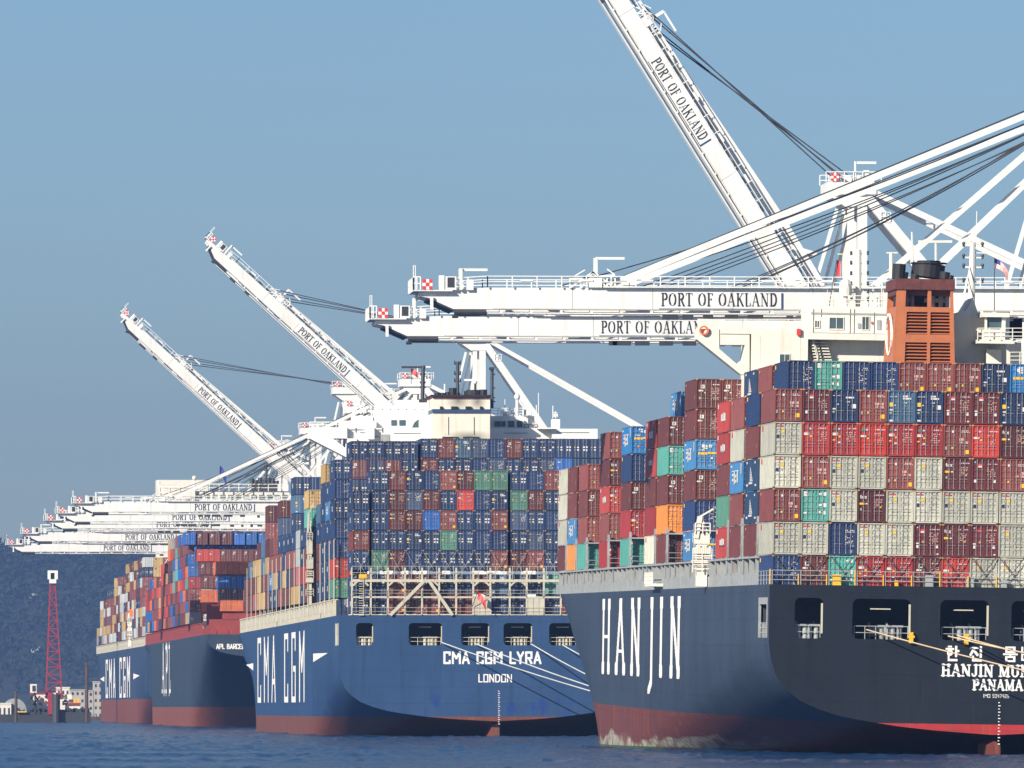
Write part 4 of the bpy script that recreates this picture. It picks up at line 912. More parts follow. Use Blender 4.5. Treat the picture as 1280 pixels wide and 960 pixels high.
fbox(dk, zmid+.1, ztop-1.0, .02, .98, y0+3.3, y0+3.5); fbox(dk, zmid+.1, ztop-1.0, .02, .04, y0+.55, y0+3.2); dk.build('funnel_shade_plate', M_BLACK, fun)  # black plates added to put shade behind the louvres and top opening
rg = MB(); zc_ = S1.l(1150, 417, fd).z; yc_ = y0+3.6
for i in range(20):
    t0, t1 = rad(18*i), rad(18*(i+1)); xo = xl(zc_)-.12
    rg.beam((xo-.06*math.sin(t0)+0, yc_+2.3*math.cos(t0), zc_+1.85*math.sin(t0)), (xo, yc_+2.3*math.cos(t1), zc_+1.85*math.sin(t1)), .16, .22)
rg.build('funnel_ring_emblem', M_LETW, fun)
pp = MB(); 
for px in (1133, 1140, 1166, 1176, 1184): pp.tube(S1.l(px, 384, fd+2), S1.l(px, 352, fd+2), .22, 8); pp.box(S1.l(px, 0, fd+2).x-.4, S1.l(px, 0, fd+2).x+.4, S1.l(px, 0, fd+2).y-.3, S1.l(px, 0, fd+2).y+.3, zmid+.5, zmid+.9)
pp.build('exhaust_pipes', M_GREY, fun)
bt = MB(); pA = S1.l(1159, 347, fd+3); pB = S1.l(1161, 330, fd+3)
bt.tube(pA, pB, 1.55, 18); bt.tube(pB, pB+Vector((0, 0, .12)), 1.7, 18); bt.tube(pB+Vector((0, 0, .12)), pB+Vector((0, 0, .3)), 1.1, 14)
for px, pt_, r_ in ((1123, 330, .62), (1143, 343, .4), (1180, 340, .5), (1187, 344, .35), (1130, 340, .35)):
    bt.tube(S1.l(px, 349, fd+2), S1.l(px+1.2, pt_, fd+2), r_, 10)
bt.build('exhaust_uptakes', M_BLACK, fun)
# casing behind / beside funnel, right hand wing
cs = MB(); lpoly(S1, cs, [(1190, 459), (1258, 459), (1258, 420), (1246, 402), (1232, 393), (1222, 390), (1216, 372), (1208, 388), (1190, 392)], fd+4.3, 11); cs.build('engine_casing', M_SHIPW, sup)
rw = MB(); S1.bx(rw, 1222, 1268, 425, 429, fd+.6, 4); S1.bx(rw, 1230, 1256, 412, 426, fd+1, 3); S1.bx(rw, 1228, 1262, 391, 396, fd+.6, 4); S1.bx(rw, 1252, 1257, 395, 427, fd+1, 3); S1.bx(rw, 1231, 1234, 395, 412, fd+1, .3); rw.build('control_cabin', M_SHIPW, sup)
gl = MB(); S1.bx(gl, 1234, 1252, 396, 411, fd+1.2, .1); gl.build('cabin_window', M_GLASS, sup)
rr = MB(); rr.rail(S1.l(1222, 425, fd+.5), S1.l(1280, 425, fd+.5), 1.1, 1, .04, 3); rr.rail(S1.l(1262, 455, fd+.5), S1.l(1300, 455, fd+.5), 1.1, 1, .04, 3); rr.build('cabin_rail', M_SHIPW, sup)
rp = MB(); S1.bx(rp, 1233, 1252, 437, 459, fd+2.8, 1.2); rp.build('vent_box', M_SHIPW, sup)
m4 = MB(); m4.tube(S1.l(1214, 395, D-2), S1.l(1216, 303, D-2), .36, 8, r2=.26)
for py in (307, 322, 334, 352): 
    p = S1.l(1215, py, D-2); m4.beam(p+Vector((-.8, 0, 0)), p+Vector((1.0, 0, 0)), .14); LMP.append((p+Vector((-.8, 0, .2)), .17)); LMP.append((p+Vector((1.0, 0, .2)), .17))
p = S1.l(1216, 316, D-2); m4.beam(p, p+Vector((2.0, 0, 0)), .1); m4.beam(S1.l(1220, 303, D-2), S1.l(1221, 264, D-2), .07); m4.beam(S1.l(1213, 330, D-2), S1.l(1200, 400, D-6), .09); m4.beam(S1.l(1210, 345, D-2), S1.l(1197, 400, D-6), .09)
m4.build('aft_mast', M_SHIPW, sup)
for c_, r_ in LMP: lm = MB(); lm.ball(c_, r_, n=8); lm.box(c_.x-.1, c_.x+.1, c_.y-.1, c_.y+.1, c_.z-r_-.15, c_.z-r_+.02); lm.build('signal_lamp', M_STEELD, sup)
m5 = MB(); m5.tube(S1.l(1170, 348, D), S1.l(1170, 302, D), .13, 6); m5.beam(S1.l(1148, 302, D), S1.l(1190, 302, D), .3, .22); m5.tube(S1.l(1141, 348, D), S1.l(1140, 290, D), .1, 6); m5.beam(S1.l(1132, 318, D), S1.l(1124, 348, D), .1); m5.beam(S1.l(1108, 316, D), S1.l(1122, 316, D), .12); m5.tube(S1.l(1114, 348, D), S1.l(1114, 316, D), .2, 6); m5.build('radar_scanner', M_SHIPW, sup)
# flags
flag(S1, S1.l(1036, 384, D+3), S1.l(1046, 324, D+3), [(0, .5, 0, 1, M_RED)], 'red_flag', droop=.5, size=(.8, 1.5), parent=sup)
mats_us = []
rects = [(0, .45, 0, .5, M_BLUEF)]+[(.45, 1, i/7/2, (i+1)/7/2, M_RED if i % 2 == 0 else M_LETW) for i in range(7)]+[(0, 1, .5+i/6/2, .5+(i+1)/6/2, M_LETW if i % 2 == 0 else M_RED) for i in range(6)]
flag(S1, S1.l(1243, 388, D+3), S1.l(1243, 322, D+3), rects, 'striped_flag', droop=.8, size=(1.5, .9), parent=sup)
# provision crane at the port side (white, folded)
def side_crane(s, pxc, D, py0, py1, w, mat=M_SHIPW, name='deck_crane'):
    mb = MB(); a = s.l(pxc, py1, D); b = s.l(pxc, py0, D); k = D/F
    mb.box(a.x-w*.25, a.x+w*.25, a.y, a.y+w*.5, a.z, a.z+(b.z-a.z)*.55)
    mb.box(a.x-w*.45, a.x+w*.45, a.y-.3, a.y+w*.6, a.z+(b.z-a.z)*.30, a.z+(b.z-a.z)*.34)
    mb.box(a.x-w*.35, a.x+w*.35, a.y-.1, a.y+w*.5, a.z+(b.z-a.z)*.55, a.z+(b.z-a.z)*.68)
    mb.beam((a.x-w*.3, a.y, a.z+(b.z-a.z)*.62), (a.x-w*.12, a.y, a.z+(b.z-a.z)*.9), .45*w/2); mb.beam((a.x-w*.12, a.y, a.z+(b.z-a.z)*.9), (a.x+w*.5, a.y, b.z), .16)
    mb.beam((a.x+w*.25, a.y, a.z+(b.z-a.z)*.66), (a.x-w*.05, a.y, a.z+(b.z-a.z)*.88), .2)
    mb.rail((a.x-w*.45, a.y-.3, a.z+(b.z-a.z)*.34), (a.x+w*.45, a.y-.3, a.z+(b.z-a.z)*.34), 1.1, .8, .045, 3)
    mb.rail((a.x-w*.45, a.y-.3, a.z+(b.z-a.z)*.18), (a.x+w*.45, a.y-.3, a.z+(b.z-a.z)*.18), 1.1, .8, .045, 3)
    mb.rail((a.x-w*.35, a.y-.3, a.z+(b.z-a.z)*.68), (a.x+w*.35, a.y-.3, a.z+(b.z-a.z)*.68), 1.0, .6, .045, 3)
    for q in range(8): mb.box(a.x-w*.4+q*w*.1, a.x-w*.36+q*w*.1+.1, a.y-.4, a.y-.2, a.z+(b.z-a.z)*.42, a.z+(b.z-a.z)*(.5+.02*(q % 3)))
    for q in range(5): z = a.z+(b.z-a.z)*(.36+.03*q); mb.box(a.x-w*.4, a.x+w*.4, a.y-.25, a.y+.1, z, z+.12)
    mb.build(name, mat, s.root)
side_crane(S1, 877, 872, 636, 733, 2.0)
lad = MB(); a = S1.l(822, 728, 922); lad.box(-.9, .2, a.y, a.y+9, a.z-.4, a.z-.1); lad.rail((-.9, a.y, a.z-.1), (-.9, a.y+9, a.z-.1), 1.1, 1.2, .05, 3); lad.build('accommodation_ladder', M_SHIPW, S1.root)
# bow mast hint

# ================================================================== SHIP 2 (blue, middle)
S2 = Ship('container_ship', 69.1, 1354, 45.6, 365, 17.75, yaw=.22)
tag(S2.root, 'bright blue container ship in the middle with cream lattice lashing bridge over its stern', 'container ship', 'container ships moored along the wharf')
OP2 = [(2.5, 5.0), (10.2, 15.1), (17.9, 22.0), (24.1, 28.3), (30.8, 34.9), (40.6, 43.1)]
H2 = make_hull(S2, hull_mat('middle ship hull paint', (.021, .054, .128), (.19, .055, .032), 2.9, scuff=(.012, .04, .19)), 10.2, 2.25, 90, [13.35, 16.6], OP2, side_open=(1.5, 9.5, 13.3, 16.7), ybow=.90, ywl=.70)
fairleads(S2, OP2, 13.35, M_CREAM)
letters('CMA CGM LYRA', SG, dict(H=.18), lambda u, v: (15.3+u, -.03, 10.75+v), 14.3, 1.55, mat=M_LETW, parent=S2.root, n=30, space=.16, name='name_lettering')
letters('LONDON', SG, dict(H=.15), lambda u, v: (20.4+u, -.03, 8.0+v), 4.95, 1.05, mat=M_LETW, parent=S2.root, n=26, space=.12, name='port_lettering')
side_text(S2, 'CMA CGM', SG, dict(H=.09), None, 1612, 1452, 5.6, 15.9, .6, .55)
mb = MB()
for ya, yb, w, zc_ in ((274, 302, 1, 11.4), (72, 30, 1, 11.9)):
    mb.add([(-.03, ya, zc_+.65), (-.03, ya, zc_-.65), (-.03, yb, zc_+.5)], [(0, 1, 2)])
mb.build('arrow_emblem', M_LETW, S2.root)
mb = MB()
for i in range(16): mb.box(23.3, 23.3+(.28 if i % 2 else .18), -.03, -.01, 6.6-i*.32, 6.70-i*.32)
mb.build('draught_marks', M_LETW, S2.root)
mb = MB(); mb.prism([(20.3, -3), (23.6, -3), (23.6, 2.1), (22.6, 1.7)], 1.2, 8); mb.build('rudder', H2.data.materials[0], S2.root)
mb = MB()
for a, b in ((1.5, 3.4), (7.6, 9.5)): mb.box(-.04, .15, a, b, 13.35, 16.6)
mb.rail((.2, 1.6, 13.35), (.2, 9.4, 13.35), 1.3, 1.4, .06, 3); mb.build('side_port_frame', M_CREAM, S2.root)
gallery(S2, 13.5, 330, 17.75, 20.45, M_CREAM, 'plate')
g2 = 'shipping containers stacked on the middle blue ship'
PX2 = 2.5; X2 = lambda c: (2.05 if c == 0 else 4.85+(c-1)*2.5 if c < 9 else 4.85+8*2.5+.35+(c-9)*2.5)
ZF = 17.95
mid = ['.nMnNRxGGnNRMnnNn', 'nnxSxnPnnGMnRnNnn'.replace('P', 'e', 1), 'nnxxKRnnRSnNnnnnn', 'MnnnnGnnnnSnnnnnn', 'nGxnnnnnRxRnnnnMn']
low = ['nnRMxnnMLnnTnnMnn', 'nnRxRMMcnncnRnMnn']
for ti, row in enumerate(mid+low):
    z = ZF+(6-ti)*PZ+(.55 if ti < 5 else 0)
    for c, code in enumerate(row):
        if code == '.': continue
        if code == 'n' and (c*7+ti*5) % 10 in (1, 4, 6): code = 'N' if (c+ti) % 3 else 'a'
        if ti in (6,) and c in (7, 10): continue
        hidden = c > 12
        lab = None if hidden else f"{CN[code]} container, {ORD[c+1]} from the left in the {ORD[ti+3]} row down, middle ship's stern"
        container(S2, X2(c), 1.0, z, code, lab, g2)
# two upper rows one bay further forward
for ti, (row, y) in enumerate((('nnnnnMLSNMnnnnnn', 15.3), ('nMnnMnnNSnnSKnnn', 15.3))):
    for c, code in enumerate(row):
        z = ZF+.9+(8-ti)*PZ-1.1-(.4 if (ti == 0 and c < 4) else 0)
        lab = f"{CN[code]} container, {ORD[c+1]} from the left in the {ORD[ti+1]} row down, middle ship's stern" if c < 12 else None
        container(S2, 2.05+(c+.22)*2.5+(.35 if c >= 4 else 0), y, z-(0 if ti == 0 else .0), code, lab, g2)
SD2 = {2: 'GeNNnNn', 3: 'nnNnBn', 4: 'nnnNnNY', 5: 'nMMnL', 6: 'MDMNTY', 7: 'nDnn', 8: 'YPWW', 9: 'YMRnnLn', 10: 'MNRn', 11: 'MYNn', 12: 'RNRnSx', 13: 'nYRR', 14: 'nBRM', 15: 'MMYxRx', 16: 'YMLL', 17: 'YYYx', 18: 'PMY', 19: 'MML', 20: 'MM'}
edges = {2: 1055, 3: 1000, 4: 945, 5: 885, 6: 735, 7: 690, 8: 640, 9: 585, 10: 535, 11: 490, 12: 440, 13: 390, 14: 345, 15: 300, 16: 255, 17: 210, 18: 165, 19: 115, 20: 70}
def solve_y(s, x, px):
    lo, hi = 0.0, 600.0
    for _ in range(40):
        y = (lo+hi)/2; w = s.M @ Vector((x, y, 20)); d = w.x*sa+w.y*ca; p_ = 640+F*(w.x*ca-w.y*sa)/d
        if p_ > px: lo = y
        else: hi = y
    return lo
YS2 = {b: solve_y(S2, .15, 296+(e+46)/8.73) for b, e in edges.items()}
YS2 = {b: (15.3 if b == 2 else YS2[b]) for b in YS2}
for b in sorted(YS2):
    if b > 2: YS2[b] = max(YS2[b], YS2[b-1]+12.9)
for b, col in SD2.items():
    y = YS2[b]
    zb = 20.45+(b-2)*.05
    for t, code in enumerate(col):
        lab = f"{CN[code]} container, {ORD[t+1]} tier up, {ORD[b]} side stack from stern, middle blue ship" if (b < 7) else None
        container(S2, .15, y, zb+t*PZ, code, lab, g2)
    for c in (1, 2, 3):
        for t in range(max(0, len(col)-3), len(col)): container(S2, .15+c*2.5, y, zb+t*PZ, random.choice('nnnxMNn'))
for b in range(2, 21):
    mb = MB(); y = YS2[b]-.9
    for x in (-.02, 2.5): mb.box(x, x+.11, y, y+.2, 18, 20.6+3*PZ-.3)
    mb.build('lashing_bridge', M_CREAM, S2.root)
# cream lattice at the stern
lt = MB(); zt1, zt2 = ZF+2*PZ+.02, ZF+PZ+.0
zA = 17.75; top_ = S2.l(500, 724, 1354).z
for c in range(18):
    x = 1.9 if c == 0 else (X2(c)-.2 if c < 17 else 45.2); lt.box(x-.13, x+.13, -.1, .2, zA, top_+1.7)
lt.box(1.9, 45.2, -.15, .3, top_-.4, top_+.0); lt.box(1.9, 45.2, -.1, .25, top_-2.75, top_-2.5); lt.box(1.9, 45.2, -.1, .9, zA, zA+.12)
for xa, xb in ((9.5, 12.0), (35.5, 38.0)):
    lt.beam((xa-2.0, -.12, zA), (xa+2.3+.6, -.12, top_-.3), .5, .45); lt.beam((xb+2.0+2.6, -.12, zA), (xb+.3+.9, -.12, top_-.3), .5, .45)
for c in range(17):       # curved knees under the beam
    xa = (1.9 if c == 0 else X2(c)-.2); 
    if c in (0, 2, 4, 7, 9, 12, 15):
        lt.beam((xa+.1, 0, top_-.95), (xa+.75, 0, top_-.35), .28, .25); lt.beam((xa-.1+2.5, 0, top_-.95), (xa-.75+2.5, 0, top_-.35), .28, .25)
lt.build('lashing_bridge_frame', M_CREAM, S2.root)
rl = MB(); rl.rail((1.9, -.2, top_), (45.2, -.2, top_), 1.9, 1.25, .03, 2); rl.rail((1.9, -.2, zA), (45.2, -.2, zA), 1.1, 2.5, .025, 2); rl.rail((1.9, -.2, top_-2.5), (45.2, -.2, top_-2.5), .9, 2.5, .025, 2)
rl.build('lashing_bridge_rail', M_CREAM, S2.root)
for c in (7, 10):
    pn = MB(); x = X2(c)-.03; pn.box(x, x+2.5, -.05, .4, zA+.1, top_-2.7)
    for k in range(3): pn.box(x+.05+k*.82, x+.78+k*.82, -.12, -.051, zA+.15, top_-2.8)
    pn.build('panel_door', M_CREAM, S2.root)
ld_ = MB(); ld_.rail((2.9, -.25, zA), (2.9, -.25, top_), .7, .35, .04, 1, up=Vector((1, 0, 0))); ld_.build('ladder', M_CREAM, S2.root)
for x, z, w, hh in ((2.9, top_+.1, 1.2, .6),):
    mb = MB(); mb.box(x, x+w, -.35, .0, z, z+hh); mb.box(x+.1, x+w-.1, -.4, -.351, z+.1, z+hh-.1); mb.build('yellow_box', M_YEL, S2.root)
rods(S2, [X2(c) for c in range(0, 17)], .75, top_+.05, ZF+3*PZ+.2, M_GALV)
flag(S2, (19.5, -.3, 19.0), (20.2, -1.6, 21.2), [(0, 1, 0, 1, M_RED), (0, .4, -.02, .0, M_BLUEF)], 'red_ensign', droop=1.2, size=(1.3, 1.2))
# superstructure of the middle ship
D = 1412
hs = MB(); S2.bx(hs, 432, 690, 535, 640, D, 12); S2.bx(hs, 468, 543, 513, 536, D+3, 9); S2.bx(hs, 612, 668, 520, 537, D+3, 9); S2.bx(hs, 425, 470, 526, 537, D+2, 4)
S2.bx(hs, 495, 541, 500, 514, D+4, 6); S2.bx(hs, 470, 492, 508, 514, D+4, 4); S2.bx(hs, 440, 466, 520, 527, D+3, 3); S2.bx(hs, 690, 700, 524, 536, D+1, 2)
sup2 = hs.build('superstructure', M_SHIPW2, S2.root)
wg = MB()
S2.bx(wg, 387, 434, 534, 548, D-1, 6)
lpoly(S2, wg, [(387, 548), (434, 572), (440, 566), (416, 548)], D-1, 5); S2.bx(wg, 434, 446, 548, 570, D-1, 5)
lpoly(S2, wg, [(455, 534), (460, 549), (468, 549), (468, 534)], D-1, 5)
S2.bx(wg, 690, 747, 536, 548, D-1, 6)
S2.bx(wg, 684, 705, 548, 565, D-1, 5); S2.bx(wg, 734, 747, 548, 565, D-1, 5); lpoly(S2, wg, [(705, 548), (734, 548), (734, 553)], D-1, 5)
S2.bx(wg, 672, 694, 534.5, 536, D-2, 4)
wg.build('bridge_wing', M_SHIPW2, sup2)
for x0_, x1_, y0_, y1_, DD in ((489, 496, 525, 532, D+2.95), (499, 507, 525, 532, D+2.95), (618, 626, 526.5, 533, D+2.95), (627, 632, 526.5, 533, D+2.95), (635, 643, 526, 534, D+2.95), (646, 653, 526, 534, D+2.95), (476, 487, 543, 552, D-.05)):
    w = MB(); S2.bx(w, x0_, x1_, y0_, y1_, DD-.05, .06); w.build('window', M_GLASS if y0_ < 540 else M_GREY, sup2)
w = MB(); lpoly(S2, w, [(513, 538), (523, 538), (523, 524), (518, 528)], D+2.9, .05); w.build('window', M_GLASS, sup2)
w = MB(); S2.bx(w, 660, 672, 533.5, 538, D+2.5, .5); w.rail(S2.l(655, 540, D+2), S2.l(672, 540, D+2), 1.1, .8, .06, 3); w.build('wing_cabin_rail', M_STEELD, sup2)
sw = MB(); lpoly(S2, sw, [(656, 521), (664, 521), (671, 541), (652, 541)], D+2, .5); sw.build('slanted_cabin_side', M_SHIPW2, sup2)
rl = MB(); rl.rail(S2.l(387, 534, D-1), S2.l(470, 534, D-1), .8, 2, .06, 2); rl.rail(S2.l(612, 520, D+3), S2.l(664, 520, D+3), 1.2, 1.2, .05, 3); rl.rail(S2.l(470, 514, D+3), S2.l(540, 514, D+3), 1.2, 1.2, .05, 3); rl.build('bridge_rail', M_SHIPW2, sup2)
# funnel with navy band and soot
def soot_mat():
    m = plain('funnel cream paint', (.74, .70, .58), .55, var=.08, scale=.4, dirt=(.40, .30, .20), dirt_amt=.5)
    t = m.node_tree; N = t.nodes; L = t.links; b = N['Principled BSDF']; src = b.inputs['Base Color'].links[0].from_socket
    tc = N.new('ShaderNodeTexCoord'); vs = []
    out = src
    for cx, cz, sx, sz in ((573, 501, 17.0, 14.0), (597, 502, 12.0, 13.0), (586, 546, 34.0, 9.0)):
        c = S2.l(cx, cz, 1405); mp = N.new('ShaderNodeMapping'); mp.inputs['Location'].default_value = (-c.x/(sx*.122), 0, -c.z/(sz*.122)); mp.inputs['Scale'].default_value = (1/(sx*.122), 0, 1/(sz*.122))
        g = N.new('ShaderNodeTexGradient'); g.gradient_type = 'SPHERICAL'; L.new(tc.outputs['Object'], mp.inputs[0]); L.new(mp.outputs[0], g.inputs[0])
        s = N.new('ShaderNodeMath'); s.operation = 'MULTIPLY'; L.new(g.outputs[1], s.inputs[0]); s.inputs[1].default_value = .85
        mx = N.new('ShaderNodeMix'); mx.data_type = 'RGBA'; L.new(s.outputs[0], mx.inputs[0]); L.new(out, mx.inputs[6]); mx.inputs[7].default_value = (.10, .085, .07, 1); out = mx.outputs[2]
    L.new(out, b.inputs['Base Color']); return m
fn = MB(); S2.bx(fn, 541, 612.5, 497.5, 640, 1405, 16); f2 = fn.build('funnel', soot_mat(), S2.root)
bd = MB(); S2.bx(bd, 540.5, 613, 511.5, 516, 1404.8, 16.4); bd.build('funnel_band', M_NAVYB, f2)
bd = MB(); S2.bx(bd, 540.5, 613, 496, 497.4, 1404.8, 16.4); bd.build('red_trim', M_RED, f2)
bd = MB(); 
for x0_, x1_ in ((550, 553), (564, 572), (582, 589), (600, 603)): S2.bx(bd, x0_, x1_, 508, 511.4, 1404.7, .25)
for x0_, x1_ in ((553, 573), (579, 599)): S2.bx(bd, x0_, x1_, 546, 549, 1404.7, .25)
bd.build('vent_opening', M_BLACK, f2)
bk = MB(); S2.bx(bk, 539, 614, 493.5, 496, 1404.5, 17)
for px, py, r_ in ((547, 491, .5), (554, 491, .5), (560, 490, .45), (566, 485, .6), (604, 487, .6), (572, 491, .4)): bk.tube(S2.l(px, 495, 1408), S2.l(px, py, 1408), r_, 8)
bk.tube(S2.l(593, 495, 1409), S2.l(593, 489, 1409), 1.6, 16); bk.tube(S2.l(593, 489, 1409), S2.l(593, 487.6, 1409), 1.25, 16)
bk.build('exhaust_uptakes', M_BLACK, f2)
ms = MB()
ms.tube(S2.l(528, 503, D), S2.l(529, 457, D), .3, 8); ms.beam(S2.l(502, 459, D), S2.l(532, 459, D), .3); S2.bx(ms, 524, 534, 499, 503, D-.5, 1)
for py in (468, 478, 484): ms.beam(S2.l(525, py, D), S2.l(532, py, D), .3)
ms.tube(S2.l(572, 495, D), S2.l(572, 452, D), .26, 8)
for py in (455, 468, 477): ms.beam(S2.l(568, py, D), S2.l(576, py, D), .25); ms.beam(S2.l(568.5, py-4, D), S2.l(568.5, py, D), .22); ms.beam(S2.l(575.5, py-4, D), S2.l(575.5, py, D), .22)
ms.tube(S2.l(594, 489, D), S2.l(594, 480, D), .2, 6); ms.tube(S2.l(615, 510, D), S2.l(615, 461, D), .25, 8); S2.bx(ms, 612, 618, 459, 462, D-.5, 1.2)
for py in (468, 485, 497, 502): ms.beam(S2.l(613, py, D), S2.l(619, py, D), .2)
ms.build('mast', M_STEELD, sup2)
wm = MB(); wm.tube(S2.l(646.5, 520, D), S2.l(646.5, 500, D), .25, 8); p = S2.l(646.5, 496, D); wm.ball(p, .42*1.1, squash=1.2); wm.beam(S2.l(580, 475, D), S2.l(600, 475, D), .28); wm.ball(S2.l(594, 477.5, D), .35); wm.tube(S2.l(556, 495, D), S2.l(556, 480, D), .15, 6); S2.bx(wm, 655, 664, 512, 519, D+1, 2)
for px, h_ in ((631, 22), (636, 12), (673, 30), (470, 14), (485, 10), (478, 18)): wm.beam(S2.l(px, 521, D+5), S2.l(px, 521-h_, D+5), .1)
for i in range(9): S2.bx(wm, 472+i*5, 475+i*5, 505+(i*7) % 5, 514, D+4, 1.5)
wm.build('satellite_dome', M_SHIPW2, sup2)
R5 = random.Random(12)
for nm, n_, xr, yb, DD in (('antenna', 26, (425, 540), 515, D+6), ('antenna', 14, (612, 700), 521, D+6)):
    an = MB()
    for _ in range(n_):
        px = R5.uniform(*xr); h_ = R5.uniform(3, 15); an.beam(S2.l(px, yb+2, DD), S2.l(px, yb-h_, DD), .12)
        if R5.random() < .5: an.beam(S2.l(px-R5.uniform(1, 4), yb-h_*.7, DD), S2.l(px+R5.uniform(1, 4), yb-h_*.7, DD), .12)
        if R5.random() < .4: an.box(*sorted((S2.l(px, 0, DD).x-.4, S2.l(px+3, 0, DD).x)), S2.l(px, 0, DD).y, S2.l(px, 0, DD).y+.6, S2.l(px, yb, DD).z, S2.l(px, yb-R5.uniform(2, 5), DD).z)
    an.build(nm, M_SHIPW2, sup2)
sh = MB()
for px, py, w_, h_ in ((436, 552, 10, 8), (450, 540, 7, 1), (462, 545, 18, 1), (492, 541, 34, .8), (476, 553, 16, 6), (560, 521, .6, 22), (592, 521, .6, 22), (630, 541, 30, .8), (696, 540, 40, .7), (710, 549, 22, 5)):
    S2.bx(sh, px, px+w_, py, py+h_, D-1.1 if px > 690 or px < 434 else (D-.1 if py > 535 and not (541 < px < 612) else (1404.9 if 541 < px < 612 else D+2.9)), .08)
sh.build('deck_fitting', M_GREY, sup2)
flag(S2, S2.l(514, 480, D), S2.l(514, 460, D), [(0, 1, 0, 1, M_RED)], 'red_flag', droop=.5, size=(1.1, .9), parent=sup2)
side_crane(S2, 387, 1443, 628, 771, 1.3, M_CREAM)

# ================================================================== SHIP 3 (red deck)
S3 = Ship('container_ship', 73.2, 1990, 40.0, 372, 20.0, yaw=.45)
tag(S3.root, 'third container ship with dark navy hull and a red painted deck edge, partly hidden', 'container ship', 'container ships moored along the wharf')
H3 = make_hull(S3, hull_mat('third ship hull paint', (.026, .042, .066), (.25, .070, .038), 4.4), 19.3, 14.6, 95, [19.4, 19.7], [], ybow=.955, ywl=.80, deckmat=M_APLRED)
gallery(S3, 26, 350, 19.6, 22.9, M_APLRED, 'band')
letters('APL BARCELONA', SG, dict(H=.2), lambda u, v: (2.0+u, -.04, 16.9+v), 8.0, .95, mat=M_LETW, parent=S3.root, n=18, space=.14, name='name_lettering')
side_text(S3, 'APL', G, dict(H=.22, L=.1, S=.1), None, 2232, 2180, 8.2, 18.6)
mb = MB(); mb.box(.6, 14, .4, 3, 20, 23.2); mb.box(3.4, 14.2, .3, 2.5, 23.2, 24.5)
for i in range(5): mb.tube((1.2+i*2.6, .4, 20.4), (1.2+i*2.6, .25, 20.4), .9, 14)
mb.rail((.3, .3, 20.1), (.3, 24, 20.1), 1.3, 2.2, .07, 3); mb.box(.4, 6.8, 10, 12, 20, 26.5); mb.build('stern_housing', M_APLRED, S3.root)
HS = 2.62
def stk(s, x, y, z, col, h=HS):
    for t, code in enumerate(col):
        if code != '.': container(s, x, y, z+t*h, code, None, h=h-.03, force_stuff=True)
CR2 = random.Random(9)
# stern stacks seen end on
D3 = 1992
for (px, py, code, n) in ((276, 764, 'Q', 2), (275.5, 750, 'M', 2), (274.5, 735.5, 'K', 3), (270.5, 718, 'Q', 3)):
    p = S3.l(px, py, D3)
    for k in range(n): container(S3, p.x+k*2.5, 3.5, p.z, code, None, h=2.75, force_stuff=True)
for (px, py, code, n) in ((253.5, 753, 'Q', 1), (253.5, 735.5, 'M', 1), (250, 718.5, 'M', 1), (247, 702, 'e', 1)):
    p = S3.l(px, py, 2048)
    for k in range(n+1): container(S3, p.x+k*2.5, 58, p.z, code, None, h=2.75, force_stuff=True)
    for k in range(2, 6): container(S3, p.x+k*2.5, 58, p.z, 'M', None, h=2.75, force_stuff=True)
for row, px, py, D_ in (('KKKKKx', 246, 699, 2062), ('KMMMKKKx', 231, 681, 2075), ('MMxMMDee', 237, 667, 2090)):
    p = S3.l(px, py, D_)
    for k, code in enumerate(row): container(S3, p.x+k*2.75, D_-1990, p.z, code, None, h=2.9, force_stuff=True)
for k, D_ in enumerate(range(2078, 2336, 14)):
    z0 = 23.1; nt_ = int(8.4-(1.6 if D_ > 2190 else 0)-(1.4 if D_ > 2240 else 0))
    pal = 'MMRNKKRTDeeRKQZYQMDR'
    for c in range(0, 6):
        col = ''.join(CR2.choice(pal) for _ in range(nt_-(1 if (c == 0 and k % 3 == 0) else 0)))
        stk(S3, .2+c*2.5, D_-1990, z0, col)
side_crane(S3, 206, 2283, 697, 790, 1.8)
side_crane(S3, 258, 2010, 766, 790, 1.6)
hs = MB(); S3.bx(hs, 244, 362, 614, 690, 2120, 10); S3.bx(hs, 198, 244, 609, 630, 2119, 6); s3h = hs.build('superstructure', M_SHIPW, S3.root)
for k in range(12):
    w = MB(); S3.bx(w, 246+k*9.7, 252.5+k*9.7, 618.5, 624, 2119.9, .1); w.build('window', M_GLASS, s3h)
rl = MB(); rl.rail(S3.l(200, 614, 2119), S3.l(360, 614, 2119), 1.6, 2.2, .09, 2); rl.rail(S3.l(200, 606, 2119), S3.l(300, 606, 2119), .2, 3, .1, 1); rl.tube(S3.l(243, 614, 2121), S3.l(243, 599, 2121), .2, 6); rl.ball(S3.l(243, 597.5, 2121), .55); rl.tube(S3.l(199, 614, 2121), S3.l(199, 602, 2121), .3, 6)
rl.build('bridge_rail', M_SHIPW, s3h)
fk = MB(); S3.bx(fk, 316, 347, 604, 614, 2124, 7)
for px, py in ((315, 598), (320, 600), (325, 597), (331, 600), (336, 597), (341, 598), (346, 601)): fk.tube(S3.l(px, 606, 2126), S3.l(px, py, 2126), .5, 8)
fk.tube(S3.l(333, 606, 2126), S3.l(333, 574, 2126), .3, 6); fk.tube(S3.l(365, 606, 2126), S3.l(365, 578, 2126), .3, 6)
for py in (582, 588, 594): fk.beam(S3.l(330, py, 2126), S3.l(336, py, 2126), .3); fk.beam(S3.l(362, py+2, 2126), S3.l(368, py+2, 2126), .3)
fk.build('funnel', M_STEELD, s3h)
flag(S3, S3.l(274, 606, 2124), S3.l(275, 582, 2124), [(0, 1, 0, 1, M_BLUEF)], 'dark_flag', droop=1.5, size=(1.6, 2.2), parent=s3h)

